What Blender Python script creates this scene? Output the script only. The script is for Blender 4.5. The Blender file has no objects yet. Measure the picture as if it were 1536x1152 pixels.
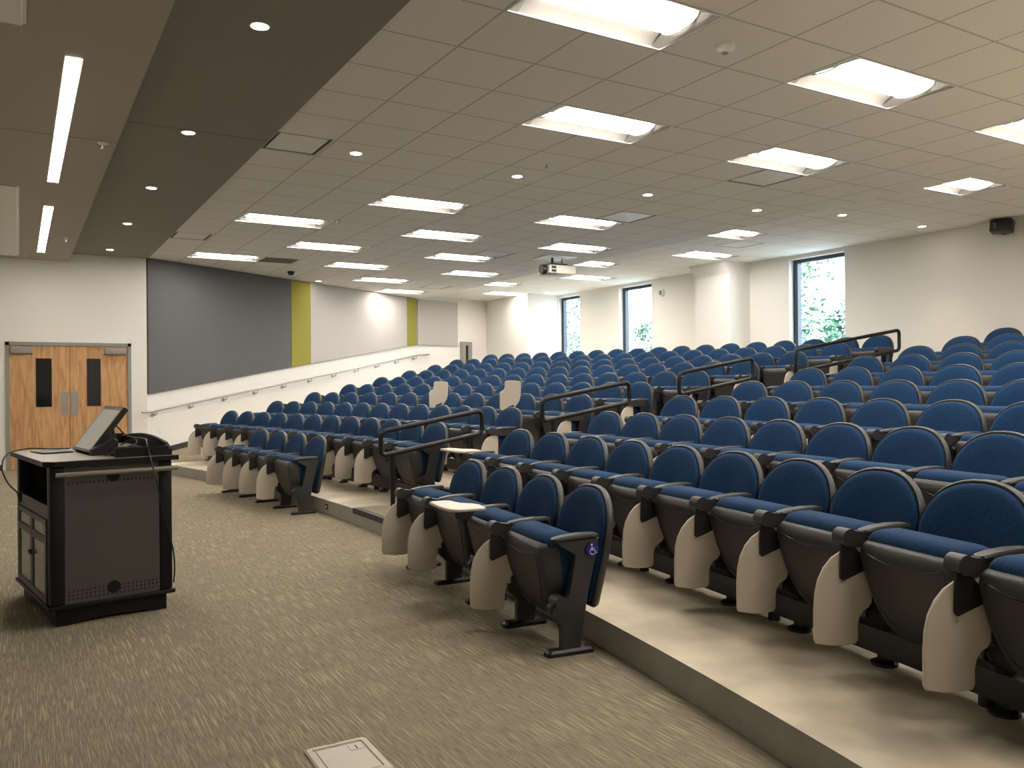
import bpy, bmesh, math, random
from math import sin, cos, pi, radians, sqrt, atan2
from mathutils import Vector, Matrix
random.seed(7)
scene = bpy.context.scene
COL = scene.collection

# ------------------------------------------------------------ camera, world, exposure
F_PX, YAW, PITCH, ROLL, EYE = 1246.06, 0.5366, -0.0009, -0.0076, 1.3447
cam_data = bpy.data.cameras.new('camera')
cam_data.sensor_width = 36.0
cam_data.lens = F_PX / 1536 * 36.0
cam_data.clip_start = 0.05
cam_data.clip_end = 300
camera = bpy.data.objects.new('camera', cam_data)
COL.objects.link(camera)
fw = Vector((sin(YAW) * cos(PITCH), cos(YAW) * cos(PITCH), sin(PITCH)))
rt = Vector((cos(YAW), -sin(YAW), 0))
up = rt.cross(fw)
r2 = rt * cos(ROLL) + up * sin(ROLL)
u2 = up * cos(ROLL) - rt * sin(ROLL)
m3 = Matrix((r2, u2, -fw)).transposed()
camera.matrix_world = Matrix.Translation((0, 0, EYE)) @ m3.to_4x4()
scene.camera = camera

EXPOSURE = 0.0
LAMP = 35.0          # troffer diffuser emission
DAY = 16.0            # sky strength
scene.view_settings.view_transform = 'Standard'
scene.view_settings.look = 'None'
scene.view_settings.exposure = EXPOSURE
scene.view_settings.gamma = 1.0
scene.view_settings.use_curve_mapping = False
scene.cycles.max_bounces = 8
scene.cycles.diffuse_bounces = 5
scene.cycles.caustics_reflective = False
scene.cycles.caustics_refractive = False

world = bpy.data.worlds.new('sky')
scene.world = world
world.use_nodes = True
wn = world.node_tree
wn.nodes['Background'].inputs['Color'].default_value = (0.76, 0.88, 1.0, 1)
wn.nodes['Background'].inputs['Strength'].default_value = DAY

# ------------------------------------------------------------ materials
def mat(name, color, rough=0.6, metal=0.0, emit=None, strength=0.0, bump=None, noise=None, spec=0.5, sheen=0.0):
    """procedural principled material; noise=(scale, amount[, stretch]) varies the base colour, bump=(scale, strength)"""
    m = bpy.data.materials.new(name)
    m.use_nodes = True
    nt = m.node_tree
    b = nt.nodes['Principled BSDF']
    b.inputs['Base Color'].default_value = (*color, 1)
    b.inputs['Roughness'].default_value = rough
    b.inputs['Metallic'].default_value = metal
    b.inputs['Specular IOR Level'].default_value = spec
    if sheen:
        b.inputs['Sheen Weight'].default_value = sheen
    if emit:
        b.inputs['Emission Color'].default_value = (*emit, 1)
        b.inputs['Emission Strength'].default_value = strength
    if noise or bump:
        tc = nt.nodes.new('ShaderNodeTexCoord')
    if noise:
        mp = nt.nodes.new('ShaderNodeMapping')
        if len(noise) > 2:
            mp.inputs['Scale'].default_value = noise[2]
        nt.links.new(tc.outputs['Object'], mp.inputs['Vector'])
        n = nt.nodes.new('ShaderNodeTexNoise')
        n.inputs['Scale'].default_value = noise[0]
        n.inputs['Detail'].default_value = 5
        nt.links.new(mp.outputs['Vector'], n.inputs['Vector'])
        r = nt.nodes.new('ShaderNodeValToRGB')
        a = noise[1]
        r.color_ramp.elements[0].position = 0.3
        r.color_ramp.elements[1].position = 0.7
        r.color_ramp.elements[0].color = (*[c * (1 - a) for c in color], 1)
        r.color_ramp.elements[1].color = (*[min(1, c * (1 + a)) for c in color], 1)
        nt.links.new(n.outputs['Fac'], r.inputs['Fac'])
        nt.links.new(r.outputs['Color'], b.inputs['Base Color'])
    if bump:
        n2 = nt.nodes.new('ShaderNodeTexNoise')
        n2.inputs['Scale'].default_value = bump[0]
        nt.links.new(tc.outputs['Object'], n2.inputs['Vector'])
        bp = nt.nodes.new('ShaderNodeBump')
        bp.inputs['Strength'].default_value = bump[1]
        bp.inputs['Distance'].default_value = 0.01
        nt.links.new(n2.outputs['Fac'], bp.inputs['Height'])
        nt.links.new(bp.outputs['Normal'], b.inputs['Normal'])
    return m

def math_node(nt, op, a, b=None):
    n = nt.nodes.new('ShaderNodeMath')
    n.operation = op
    for i, v in enumerate((a, b)):
        if v is None:
            continue
        if isinstance(v, (int, float)):
            n.inputs[i].default_value = v
        else:
            nt.links.new(v, n.inputs[i])
    return n.outputs[0]

def carpet_material():
    m = bpy.data.materials.new('streaked_carpet')
    m.use_nodes = True
    nt = m.node_tree
    b = nt.nodes['Principled BSDF']
    b.inputs['Roughness'].default_value = 0.95
    b.inputs['Specular IOR Level'].default_value = 0.1
    g = nt.nodes.new('ShaderNodeNewGeometry')
    def noise(scale, sx, sy, detail=2):
        mp = nt.nodes.new('ShaderNodeMapping')
        mp.inputs['Scale'].default_value = (sx, sy, 1)
        nt.links.new(g.outputs['Position'], mp.inputs['Vector'])
        n = nt.nodes.new('ShaderNodeTexNoise')
        n.inputs['Scale'].default_value = scale
        n.inputs['Detail'].default_value = detail
        nt.links.new(mp.outputs['Vector'], n.inputs['Vector'])
        return n.outputs['Fac']
    def ramp(fac, stops):
        r = nt.nodes.new('ShaderNodeValToRGB')
        e = r.color_ramp.elements
        e[0].position, e[0].color = stops[0][0], (*stops[0][1], 1)
        e[1].position, e[1].color = stops[-1][0], (*stops[-1][1], 1)
        for p, c in stops[1:-1]:
            q = e.new(p)
            q.color = (*c, 1)
        nt.links.new(fac, r.inputs['Fac'])
        return r.outputs['Color']
    base = ramp(noise(1.0, 240, 12, 3), [(0.3, (0.18, 0.153, 0.112)), (0.5, (0.25, 0.215, 0.162)), (0.72, (0.335, 0.295, 0.228))])
    streak = ramp(noise(1.0, 185, 3.9, 1), [(0.56, (0, 0, 0)), (0.65, (0.85, 0.85, 0.85))])
    zone = ramp(noise(1.0, 1.6, 1.2, 1), [(0.35, (0.45, 0.45, 0.45)), (0.65, (1.0, 1.0, 1.0))])
    mul = nt.nodes.new('ShaderNodeMixRGB')
    mul.blend_type = 'MULTIPLY'
    mul.inputs['Fac'].default_value = 1
    nt.links.new(streak, mul.inputs[1])
    nt.links.new(zone, mul.inputs[2])
    mix = nt.nodes.new('ShaderNodeMixRGB')
    nt.links.new(mul.outputs[0], mix.inputs['Fac'])
    nt.links.new(base, mix.inputs[1])
    mix.inputs[2].default_value = (0.50, 0.445, 0.25, 1)
    nt.links.new(mix.outputs[0], b.inputs['Base Color'])
    bp = nt.nodes.new('ShaderNodeBump')
    bp.inputs['Strength'].default_value = 0.35
    bp.inputs['Distance'].default_value = 0.004
    nt.links.new(noise(1.0, 260, 60), bp.inputs['Height'])
    nt.links.new(bp.outputs['Normal'], b.inputs['Normal'])
    return m

GRID, GX, GY = 0.6096, 2.5227, 4.3046

def tile_material():
    """white acoustic tiles; the tee grid and its painted shadow gaps are part of the surface"""
    m = mat('acoustic_ceiling_tile', (0.56, 0.535, 0.50), rough=0.9, spec=0.1)
    nt = m.node_tree
    b = nt.nodes['Principled BSDF']
    g = nt.nodes.new('ShaderNodeNewGeometry')
    s = nt.nodes.new('ShaderNodeSeparateXYZ')
    nt.links.new(g.outputs['Position'], s.inputs[0])
    def line(sock, off):
        t = math_node(nt, 'MULTIPLY', math_node(nt, 'SUBTRACT', sock, off - GRID / 2 - 40 * GRID), 1 / GRID)
        f = math_node(nt, 'FRACT', t)
        d = math_node(nt, 'ABSOLUTE', math_node(nt, 'SUBTRACT', f, 0.5))
        return math_node(nt, 'LESS_THAN', d, 0.0155)
    either = math_node(nt, 'MAXIMUM', line(s.outputs[0], GX), line(s.outputs[1], GY))
    n = nt.nodes.new('ShaderNodeTexNoise')
    n.inputs['Scale'].default_value = 220
    nt.links.new(g.outputs['Position'], n.inputs['Vector'])
    r = nt.nodes.new('ShaderNodeValToRGB')
    r.color_ramp.elements[0].position = 0.35
    r.color_ramp.elements[0].color = (0.77, 0.755, 0.725, 1)
    r.color_ramp.elements[1].position = 0.6
    r.color_ramp.elements[1].color = (0.85, 0.835, 0.80, 1)
    nt.links.new(n.outputs['Fac'], r.inputs['Fac'])
    mix = nt.nodes.new('ShaderNodeMixRGB')
    nt.links.new(either, mix.inputs['Fac'])
    nt.links.new(r.outputs['Color'], mix.inputs[1])
    mix.inputs[2].default_value = (0.56, 0.54, 0.50, 1)  # darker grid lines: shadow gaps along the tees put into the colour
    nt.links.new(mix.outputs[0], b.inputs['Base Color'])
    return m

def wood_material():
    m = mat('door_oak_veneer', (0.55, 0.30, 0.13), rough=0.45)
    nt = m.node_tree
    b = nt.nodes['Principled BSDF']
    tc = nt.nodes.new('ShaderNodeTexCoord')
    mp = nt.nodes.new('ShaderNodeMapping')
    mp.inputs['Scale'].default_value = (9, 9, 0.9)
    nt.links.new(tc.outputs['Object'], mp.inputs['Vector'])
    n = nt.nodes.new('ShaderNodeTexNoise')
    n.inputs['Scale'].default_value = 2.2
    n.inputs['Detail'].default_value = 8
    n.inputs['Distortion'].default_value = 1.2
    nt.links.new(mp.outputs['Vector'], n.inputs['Vector'])
    r = nt.nodes.new('ShaderNodeValToRGB')
    r.color_ramp.elements[0].position = 0.3
    r.color_ramp.elements[0].color = (0.40, 0.20, 0.085, 1)
    r.color_ramp.elements[1].position = 0.62
    r.color_ramp.elements[1].color = (0.62, 0.36, 0.17, 1)
    nt.links.new(n.outputs['Fac'], r.inputs['Fac'])
    nt.links.new(r.outputs['Color'], b.inputs['Base Color'])
    return m

M = {}
M['wall'] = mat('painted_wall', (0.80, 0.78, 0.74), 0.85, bump=(90, 0.05), spec=0.2)
M['carpet'] = carpet_material()
M['concrete'] = mat('sealed_concrete', (0.60, 0.53, 0.405), 0.38, noise=(1.5, 0.5), spec=0.4)
M['riser'] = mat('painted_riser', (0.32, 0.315, 0.28), 0.5, noise=(6, 0.08))
M['nosing'] = mat('stair_nosing', (0.035, 0.033, 0.03), 0.6)
M['tile'] = tile_material()
M['soffit'] = mat('dark_soffit_paint', (0.27, 0.257, 0.232), 0.75, spec=0.3)
M['soffit_low'] = mat('taupe_soffit_paint', (0.44, 0.41, 0.355), 0.75, spec=0.3)
M['fabric_dark'] = mat('charcoal_wall_fabric', (0.13, 0.13, 0.132), 0.95, noise=(160, 0.25), spec=0.1)
M['fabric_olive'] = mat('olive_yellow_wall_fabric', (0.29, 0.262, 0.062), 0.95, noise=(160, 0.15), spec=0.1)
M['fabric_light'] = mat('light_grey_wall_fabric', (0.45, 0.425, 0.405), 0.95, noise=(160, 0.12), spec=0.1)
M['blue'] = mat('navy_seat_fabric', (0.012, 0.046, 0.118), 0.9, noise=(130, 0.3), bump=(300, 0.15), spec=0.15, sheen=0.04)
M['plastic'] = mat('charcoal_moulded_plastic', (0.033, 0.0328, 0.0325), 0.45, bump=(180, 0.08))
M['black'] = mat('black_powder_coat', (0.012, 0.012, 0.012), 0.4)
M['hinge'] = mat('dark_hinge_plastic', (0.030, 0.029, 0.028), 0.45)
M['tablet'] = mat('beige_tablet_laminate', (0.60, 0.54, 0.455), 0.4)
M['rail'] = mat('black_rail_enamel', (0.006, 0.006, 0.0065), 0.4, spec=0.35)
M['steel'] = mat('brushed_steel', (0.45, 0.43, 0.40), 0.35, metal=0.9)
M['rail_grey'] = mat('satin_grey_tube', (0.22, 0.205, 0.175), 0.35, metal=0.3)
M['white'] = mat('white_enamel', (0.80, 0.79, 0.76), 0.4)
M['trim_grey'] = mat('grey_door_frame_paint', (0.27, 0.275, 0.24), 0.5)
M['wood'] = wood_material()
M['darkglass'] = mat('dark_door_glass', (0.008, 0.008, 0.009), 0.08)
M['lamp'] = mat('lit_troffer_diffuser', (0.9, 0.88, 0.82), 0.5, emit=(1.0, 0.925, 0.83), strength=LAMP)
M['strip'] = mat('lit_linear_diffuser', (0.9, 0.88, 0.82), 0.5, emit=(1.0, 0.915, 0.80), strength=LAMP * 1.3)
M['spot'] = mat('lit_downlight_lens', (0.9, 0.88, 0.82), 0.5, emit=(1.0, 0.89, 0.74), strength=LAMP * 2.0)
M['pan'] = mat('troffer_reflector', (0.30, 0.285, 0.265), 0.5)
M['frame_blue'] = mat('anodised_window_frame', (0.035, 0.045, 0.065), 0.35, metal=0.3)
M['leaf'] = mat('tree_leaf', (0.05, 0.13, 0.07), 0.7, noise=(3, 0.4))
M['bark'] = mat('tree_bark', (0.10, 0.07, 0.05), 0.9, noise=(12, 0.3))
M['grass'] = mat('pale_paving', (0.34, 0.35, 0.34), 0.9, noise=(4, 0.3))
M['projector'] = mat('ivory_projector_case', (0.62, 0.60, 0.54), 0.45)
M['panel_grey'] = mat('grey_lectern_panel', (0.066, 0.061, 0.057), 0.5, noise=(40, 0.08))
M['lectern'] = mat('black_lectern_frame', (0.007, 0.0068, 0.0065), 0.5, spec=0.25)
M['lectern_top'] = mat('graphite_lectern_top', (0.20, 0.175, 0.14), 0.35, noise=(90, 0.15))
M['smoked'] = mat('smoked_cabinet_glass', (0.20, 0.195, 0.19), 0.15)
M['screen'] = mat('grey_monitor_screen', (0.58, 0.565, 0.51), 0.3, emit=(1.0, 0.97, 0.88), strength=0.09)  # faint emission added to brighten the blank screen, in place of reflected light
M['badge'] = mat('blue_access_badge', (0.012, 0.02, 0.22), 0.3)
M['badge_ink'] = mat('white_badge_ink', (0.8, 0.8, 0.8), 0.5)
M['bulb_grey'] = mat('mid_grey_plastic', (0.30, 0.29, 0.27), 0.5)
M['ivory'] = mat('ivory_floor_box_plastic', (0.58, 0.54, 0.45), 0.45)
M['glass'] = None
gm = bpy.data.materials.new('window_glass')
gm.use_nodes = True
_nt = gm.node_tree
_nt.nodes.remove(_nt.nodes['Principled BSDF'])
_t = _nt.nodes.new('ShaderNodeBsdfTransparent')
_t.inputs['Color'].default_value = (0.93, 0.96, 0.96, 1)
_g = _nt.nodes.new('ShaderNodeBsdfGlossy')
_g.inputs['Roughness'].default_value = 0.03
_x = _nt.nodes.new('ShaderNodeMixShader')
_x.inputs['Fac'].default_value = 0.05
_nt.links.new(_t.outputs[0], _x.inputs[1])
_nt.links.new(_g.outputs[0], _x.inputs[2])
_nt.links.new(_x.outputs[0], _nt.nodes['Material Output'].inputs['Surface'])
M['glass'] = gm

# ------------------------------------------------------------ mesh helpers
class MB:
    """collects shapes; build() links them as ONE mesh object"""
    def __init__(self):
        self.v, self.f, self.s = [], [], []
    def add(self, vs, fs, smooth=False):
        o = len(self.v)
        self.v += [tuple(p) for p in vs]
        self.f += [tuple(i + o for i in f) for f in fs]
        self.s += [smooth] * len(fs)
        return self
    def box(self, x0, x1, y0, y1, z0, z1, mtx=None):
        vs = [Vector((x, y, z)) for x in (x0, x1) for y in (y0, y1) for z in (z0, z1)]
        if mtx is not None:
            vs = [mtx @ p for p in vs]
        return self.add(vs, [(0, 1, 3, 2), (4, 6, 7, 5), (0, 4, 5, 1), (2, 3, 7, 6), (0, 2, 6, 4), (1, 5, 7, 3)])
    def rbox(self, x0, x1, y0, y1, z0, z1, r=0.008, seg=2, mtx=None):
        bm = bmesh.new()
        vs = [bm.verts.new((x, y, z)) for x in (x0, x1) for y in (y0, y1) for z in (z0, z1)]
        for f in [(0, 1, 3, 2), (4, 6, 7, 5), (0, 4, 5, 1), (2, 3, 7, 6), (0, 2, 6, 4), (1, 5, 7, 3)]:
            bm.faces.new([vs[i] for i in f])
        bmesh.ops.bevel(bm, geom=bm.edges[:], offset=r, segments=seg, profile=0.5, affect='EDGES')
        bm.verts.index_update()
        vv = [v.co.copy() for v in bm.verts]
        if mtx is not None:
            vv = [mtx @ p for p in vv]
        ff = [tuple(v.index for v in f.verts) for f in bm.faces]
        bm.free()
        return self.add(vv, ff, seg > 1)
    def prism(self, pts, d, bevel=0.0, seg=2, smooth=False):
        """pts: 3-D outline (flat), extruded by vector d"""
        n = len(pts)
        d = Vector(d)
        a = [Vector(p) for p in pts]
        if bevel <= 0:
            return self.add(a + [p + d for p in a],
                            [tuple(range(n))[::-1], tuple(range(n, 2 * n))] +
                            [(i, (i + 1) % n, n + (i + 1) % n, n + i) for i in range(n)], smooth)
        bm = bmesh.new()
        lo = [bm.verts.new(p) for p in a]
        hi = [bm.verts.new(p + d) for p in a]
        e = []
        f1 = bm.faces.new(lo[::-1])
        f2 = bm.faces.new(hi)
        for i in range(n):
            bm.faces.new((lo[i], lo[(i + 1) % n], hi[(i + 1) % n], hi[i]))
        bm.normal_update()
        e = list(f1.edges) + list(f2.edges)
        bmesh.ops.bevel(bm, geom=e, offset=bevel, segments=seg, profile=0.5, affect='EDGES')
        bm.verts.index_update()
        self.add([v.co.copy() for v in bm.verts], [tuple(v.index for v in f.verts) for f in bm.faces], smooth)
        bm.free()
        return self
    def loft(self, rings, cap=True, smooth=True, closed=True):
        n = len(rings[0])
        vs = [p for r in rings for p in r]
        fs = []
        for k in range(len(rings) - 1):
            for i in range(n if closed else n - 1):
                j = (i + 1) % n
                fs.append((k * n + i, k * n + j, (k + 1) * n + j, (k + 1) * n + i))
        if cap and closed:
            fs.append(tuple(range(n))[::-1])
            fs.append(tuple(range((len(rings) - 1) * n, len(rings) * n)))
        return self.add(vs, fs, smooth)
    def tube(self, path, r, n=8, close=False, cap=True):
        path = [Vector(p) for p in path]
        rings = []
        ref = None
        m = len(path)
        for i, p in enumerate(path):
            if close:
                t = (path[(i + 1) % m] - path[i - 1]).normalized()
            else:
                t = (path[min(i + 1, m - 1)] - path[max(i - 1, 0)]).normalized()
            if ref is None:
                ref = Vector((0, 0, 1)) if abs(t.z) < 0.9 else Vector((1, 0, 0))
            ref = (ref - t * ref.dot(t)).normalized()
            b = t.cross(ref)
            rr = r[i] if isinstance(r, (list, tuple)) else r
            rings.append([p + (ref * cos(2 * pi * k / n) + b * sin(2 * pi * k / n)) * rr for k in range(n)])
        if close:
            rings.append(rings[0])
        return self.loft(rings, cap=cap and not close)
    def cyl(self, p0, p1, r, n=16, r1=None):
        return self.tube([p0, p1], [r, r if r1 is None else r1], n)
    def build(self, name, material, parent=None, auto=40):
        me = bpy.data.meshes.new(name)
        me.from_pydata([tuple(p) for p in self.v], [], self.f)
        me.polygons.foreach_set('use_smooth', self.s)
        if any(self.s):
            try:
                me.set_sharp_from_angle(angle=radians(auto))
            except Exception:
                pass
        mats = material if isinstance(material, (list, tuple)) else [material]
        for m in mats:
            me.materials.append(m)
        bm = bmesh.new()
        bm.from_mesh(me)
        bmesh.ops.recalc_face_normals(bm, faces=bm.faces[:])
        bm.to_mesh(me)
        bm.free()
        me.update()
        o = bpy.data.objects.new(name, me)
        COL.objects.link(o)
        if parent is not None:
            o.parent = parent
        return o

def smooth_path(pts, r=0.06, n=5):
    """round the inner corners of a polyline"""
    pts = [Vector(p) for p in pts]
    out = [pts[0]]
    for i in range(1, len(pts) - 1):
        a, b, c = pts[i - 1], pts[i], pts[i + 1]
        d0, d1 = (a - b), (c - b)
        q = min(r, d0.length / 2.01, d1.length / 2.01)
        p0, p1 = b + d0.normalized() * q, b + d1.normalized() * q
        for k in range(n + 1):
            t = k / n
            out.append(p0 * (1 - t) ** 2 + b * 2 * t * (1 - t) + p1 * t * t)
    out.append(pts[-1])
    return out

def curve_path(pts, n=8):
    """Catmull-Rom through points"""
    P = [Vector(p) for p in pts]
    P = [P[0] * 2 - P[1]] + P + [P[-1] * 2 - P[-2]]
    out = []
    for i in range(1, len(P) - 2):
        for k in range(n):
            t = k / n
            out.append(0.5 * ((2 * P[i]) + (P[i + 1] - P[i - 1]) * t + (2 * P[i - 1] - 5 * P[i] + 4 * P[i + 1] - P[i + 2]) * t * t
                              + (3 * P[i] - P[i - 1] - 3 * P[i + 1] + P[i + 2]) * t ** 3))
    out.append(P[-2])
    return out

def tag(o, label, category, group=None, kind=None):
    o['label'] = label
    o['category'] = category
    if group:
        o['group'] = group
    if kind:
        o['kind'] = kind
    return o

def thing(name, label, category, loc=(0, 0, 0), rz=0.0, group=None):
    o = bpy.data.objects.new(name, None)
    o.empty_display_size = 0.1
    COL.objects.link(o)
    o.location = loc
    o.rotation_euler = (0, 0, rz)
    return tag(o, label, category, group)

def structure(o):
    o['kind'] = 'structure'
    return o

def copy_tree(root, loc, rz, skip=()):
    def cp(o, parent):
        c = o.copy()
        COL.objects.link(c)
        c.parent = parent
        for ch in KIDS.get(o.name, ()):
            if ch.name.split('.')[0] not in skip:
                cp(ch, c)
        return c
    c = cp(root, None)
    c.location = loc
    c.rotation_euler = (0, 0, rz)
    return c
KIDS = {}
def index_children():
    KIDS.clear()
    for o in bpy.data.objects:
        if o.parent:
            KIDS.setdefault(o.parent.name, []).append(o)

ORD = ['', 'first', 'second', 'third', 'fourth', 'fifth', 'sixth', 'seventh', 'eighth', 'ninth', 'tenth', 'eleventh', 'twelfth',
       'thirteenth', 'fourteenth', 'fifteenth', 'sixteenth', 'seventeenth', 'eighteenth', 'nineteenth']

# ------------------------------------------------------------ room geometry
CEIL, CEIL_UP, STEP_X = 3.5817, 3.674, 9.08
SOF_X, SOF_MID, LOW_X, SOF_LOW = 1.965, 3.562, 0.745, 3.426
XW = 12.40            # window wall
XF = -3.2             # front wall behind the lectern
YD = 15.65            # wall with the double door
CX, CY = -23.5475, 6.9953
AISLE = 0.195         # the centre aisle lies this far left of the row axis
ROW_R = [26.140, 27.078, 28.100, 29.020, 29.978, 30.946, 31.907, 32.876, 33.834, 34.788]
LEVEL = [0, 0.146, 0.278, 0.416, 0.556, 0.698, 0.842, 0.979, 1.121, 1.255]
TIER_R = [26.334, 27.272] + [26.334 + 0.9614 * k for k in range(2, 9)]

def wall_y(x):
    if x < 1.93:
        return YD
    if x < 8.98:
        return YD + 0.6085 * (x - 1.93)
    return 19.94 + 0.2672 * (x - 8.98)

def polar(R, th, z=0.0):
    return Vector((CX + R * sin(th), CY + R * cos(th), z))

def theta_wall(R):
    lo, hi = 0.9, pi / 2
    for _ in range(40):
        mid = (lo + hi) / 2
        p = polar(R, mid)
        if p.y > wall_y(p.x):
            lo = mid
        else:
            hi = mid
    return hi

# chair angles along each row (radians about the row centre)
LT = {1: [1.4348, 1.4567, 1.4787, 1.5006],
2: [1.3197, 1.3393, 1.359, 1.3786, 1.3983, 1.4181, 1.4378, 1.4576, 1.4774, 1.4973, 1.5172, 1.5371],
3: [1.3065, 1.3255, 1.3444, 1.3632, 1.3821, 1.4009, 1.4196, 1.4384, 1.4571, 1.4758, 1.4945, 1.5131, 1.5317],
4: [1.2973, 1.3172, 1.337, 1.3568, 1.3766, 1.3965, 1.4163, 1.4361, 1.4559, 1.4757, 1.4955, 1.5153, 1.5352],
5: [1.2889, 1.3075, 1.3261, 1.3448, 1.3636, 1.3823, 1.4012, 1.42, 1.4389, 1.4578, 1.4768, 1.4958, 1.5148, 1.5339],
6: [1.2813, 1.2987, 1.3161, 1.3337, 1.3513, 1.3691, 1.3871, 1.4051, 1.4232, 1.4415, 1.4599, 1.4784, 1.497, 1.5157, 1.5345],
7: [1.2735, 1.2899, 1.3065, 1.3233, 1.3401, 1.3571, 1.3742, 1.3914, 1.4088, 1.4262, 1.4439, 1.4616, 1.4794, 1.4974, 1.5155, 1.5338],
8: [1.2657, 1.2817, 1.2977, 1.3139, 1.3302, 1.3466, 1.3632, 1.3798, 1.3966, 1.4135, 1.4305, 1.4476, 1.4648, 1.4821, 1.4996, 1.5172, 1.5349],
9: [1.2577, 1.2735, 1.2895, 1.3054, 1.3215, 1.3376, 1.3537, 1.3699, 1.3862, 1.4025, 1.4189, 1.4354, 1.4519, 1.4685, 1.4851, 1.5018, 1.5186, 1.5354],
10: [1.2636, 1.2789, 1.2943, 1.3098, 1.3254, 1.3411, 1.3569, 1.3728, 1.3888, 1.4049, 1.4211, 1.4374, 1.4538, 1.4703, 1.4869, 1.5036, 1.5204, 1.5372]}
RT = {1: [1.6351, 1.6561, 1.6771, 1.6981],
2: [1.5981, 1.6188, 1.6393, 1.6597, 1.6798, 1.6996, 1.7193, 1.7388, 1.7581, 1.7789],
3: [1.5945, 1.6138, 1.6332, 1.6528, 1.6724, 1.6922, 1.712, 1.732, 1.7521],
4: [1.5941, 1.6144, 1.6346, 1.6548, 1.6751, 1.6953, 1.7148],
5: [1.594, 1.6136, 1.6331, 1.6527, 1.6722, 1.6911],
6: [1.592, 1.611, 1.63, 1.649, 1.668],
7: [1.5921, 1.6107, 1.6293, 1.6479],
8: [1.5924, 1.6099, 1.6274, 1.6446],
9: [1.5919, 1.6091, 1.6258],
10: [1.5917, 1.6079]}

# ------------------------------------------------------------ setting: floor, walls, ceiling
def rects_minus_holes(x0, x1, y0, y1, holes):
    xs = sorted({x0, x1, *[min(max(v, x0), x1) for h in holes for v in h[:2]]})
    ys = sorted({y0, y1, *[min(max(v, y0), y1) for h in holes for v in h[2:]]})
    out = []
    for i in range(len(xs) - 1):
        run = None
        for j in range(len(ys) - 1):
            mx, my = (xs[i] + xs[i + 1]) / 2, (ys[j] + ys[j + 1]) / 2
            if any(h[0] < mx < h[1] and h[2] < my < h[3] for h in holes):
                run = None
                continue
            if run is not None:
                out[run][3] = ys[j + 1]
            else:
                out.append([xs[i], xs[i + 1], ys[j], ys[j + 1]])
                run = len(out) - 1
    return out

YS = -7.0
structure(MB().box(XF, 12.65, YS, 21.5, -0.12, 0).build('floor', M['carpet']))
structure(MB().box(XF - 0.2, 12.9, YS, 21.8, 4.15, 4.3).build('sky_block', M['wall']))  # unseen slab added above the ceilings to keep sky light out

HW = 4.15
n_l = Vector((0.5218, -0.8531, 0))       # inward normal of the slanted wall
def wall_slab(name, p, q, off, t=0.2):
    p, q = Vector((*p, 0)), Vector((*q, 0))
    d = (q - p).normalized()
    n = Vector((-d.y, d.x, 0))           # outward for the left walls
    a, b = p + n * off, q + n * off
    c, e = q + n * (off + t), p + n * (off + t)
    return structure(MB().prism([a, b, c, e], (0, 0, HW)).build(name, M['wall']))
# wall with the double door (opening for the door set)
DX0, DX1, DH = -0.175, 1.68, 2.078
w = MB()
w.box(XF, DX0, YD, YD + 0.2, 0, HW)
w.box(DX1, 1.93, YD, YD + 0.2, 0, HW)
w.box(DX0, DX1, YD, YD + 0.2, DH, HW)
structure(w.build('wall_far', M['wall']))
structure(MB().box(DX0 - 0.3, DX1 + 0.3, YD + 0.24, YD + 0.3, 0, 2.4).build('wall_black_backing', M['black']))  # added black backing: shade behind the door gap put into its colour
wall_slab('wall_left', (1.93, 15.65), (8.98, 19.94), 0.05)
wall_slab('wall_left_rear', (8.90, 19.969), (12.65, 20.97), 0.0)
# mirrored side of the hall (beside and behind the camera)
def my(y):
    return 2 * 7.15 - y
structure(MB().prism([(1.93, my(15.65), 0), (8.98, my(19.94), 0), (8.98, my(20.14), 0), (1.93, my(15.85), 0)], (0, 0, HW)).build('wall_right', M['wall']))
structure(MB().box(8.98, 12.65, my(20.2), my(20.0), 0, HW).build('wall_right_rear', M['wall']))
structure(MB().box(XF, 1.93, my(15.85), my(15.65), 0, HW).build('wall_near', M['wall']))
structure(MB().box(XF - 0.2, XF, my(15.85), 15.85, 0, HW).build('wall_front', M['wall']))
# window wall with three tall openings
WIN = [(9.478, 10.69), (14.607, 15.80), (17.42, 18.42)]
SILL, WTOP = 1.42, 3.605
w = MB()
ys = [-6.2] + [v for a in WIN for v in a] + [21.1]
for i in range(0, len(ys), 2):
    w.box(XW, XW + 0.25, ys[i], ys[i + 1], 0, HW)
for a, b in WIN:
    w.box(XW, XW + 0.25, a, b, 0, SILL)
    w.box(XW, XW + 0.25, a, b, WTOP, HW)
structure(w.build('wall_back', M['wall']))
structure(MB().box(11.45, XW + 0.02, 18.44, 20.7, 0, HW).build('wall_chase', M['wall']))
c = MB()
c.box(11.85, XW + 0.02, 11.66, 12.60, 0, HW)
c.add([(11.85, 11.66, 3.444), (11.85, 12.60, 3.444), (11.64, 12.60, 3.70), (11.64, 11.66, 3.70), (11.85, 11.66, 3.70), (11.85, 12.60, 3.70)],
      [(0, 1, 2, 3), (0, 3, 4), (1, 5, 2), (3, 2, 5, 4)])
structure(c.build('wall_column', M['wall']))
# windows
for a, b in WIN:
    x0, x1, t = XW + 0.12, XW + 0.22, 0.055
    f = MB()
    f.box(x0, x1, a, a + t, SILL, WTOP)
    f.box(x0, x1, b - 0.10, b, SILL, WTOP)
    f.box(x0, x1, a + t, b - 0.10, SILL, SILL + t)
    f.box(x0, x1, a + t, b - 0.10, WTOP - 0.065, WTOP)
    fr = structure(f.build('window_%d' % (WIN.index((a, b)) + 1), M['frame_blue']))
    MB().box(x0 + 0.045, x0 + 0.053, a + t, b - 0.10, SILL + t, WTOP - 0.065).build('pane', M['glass'], fr)

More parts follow.
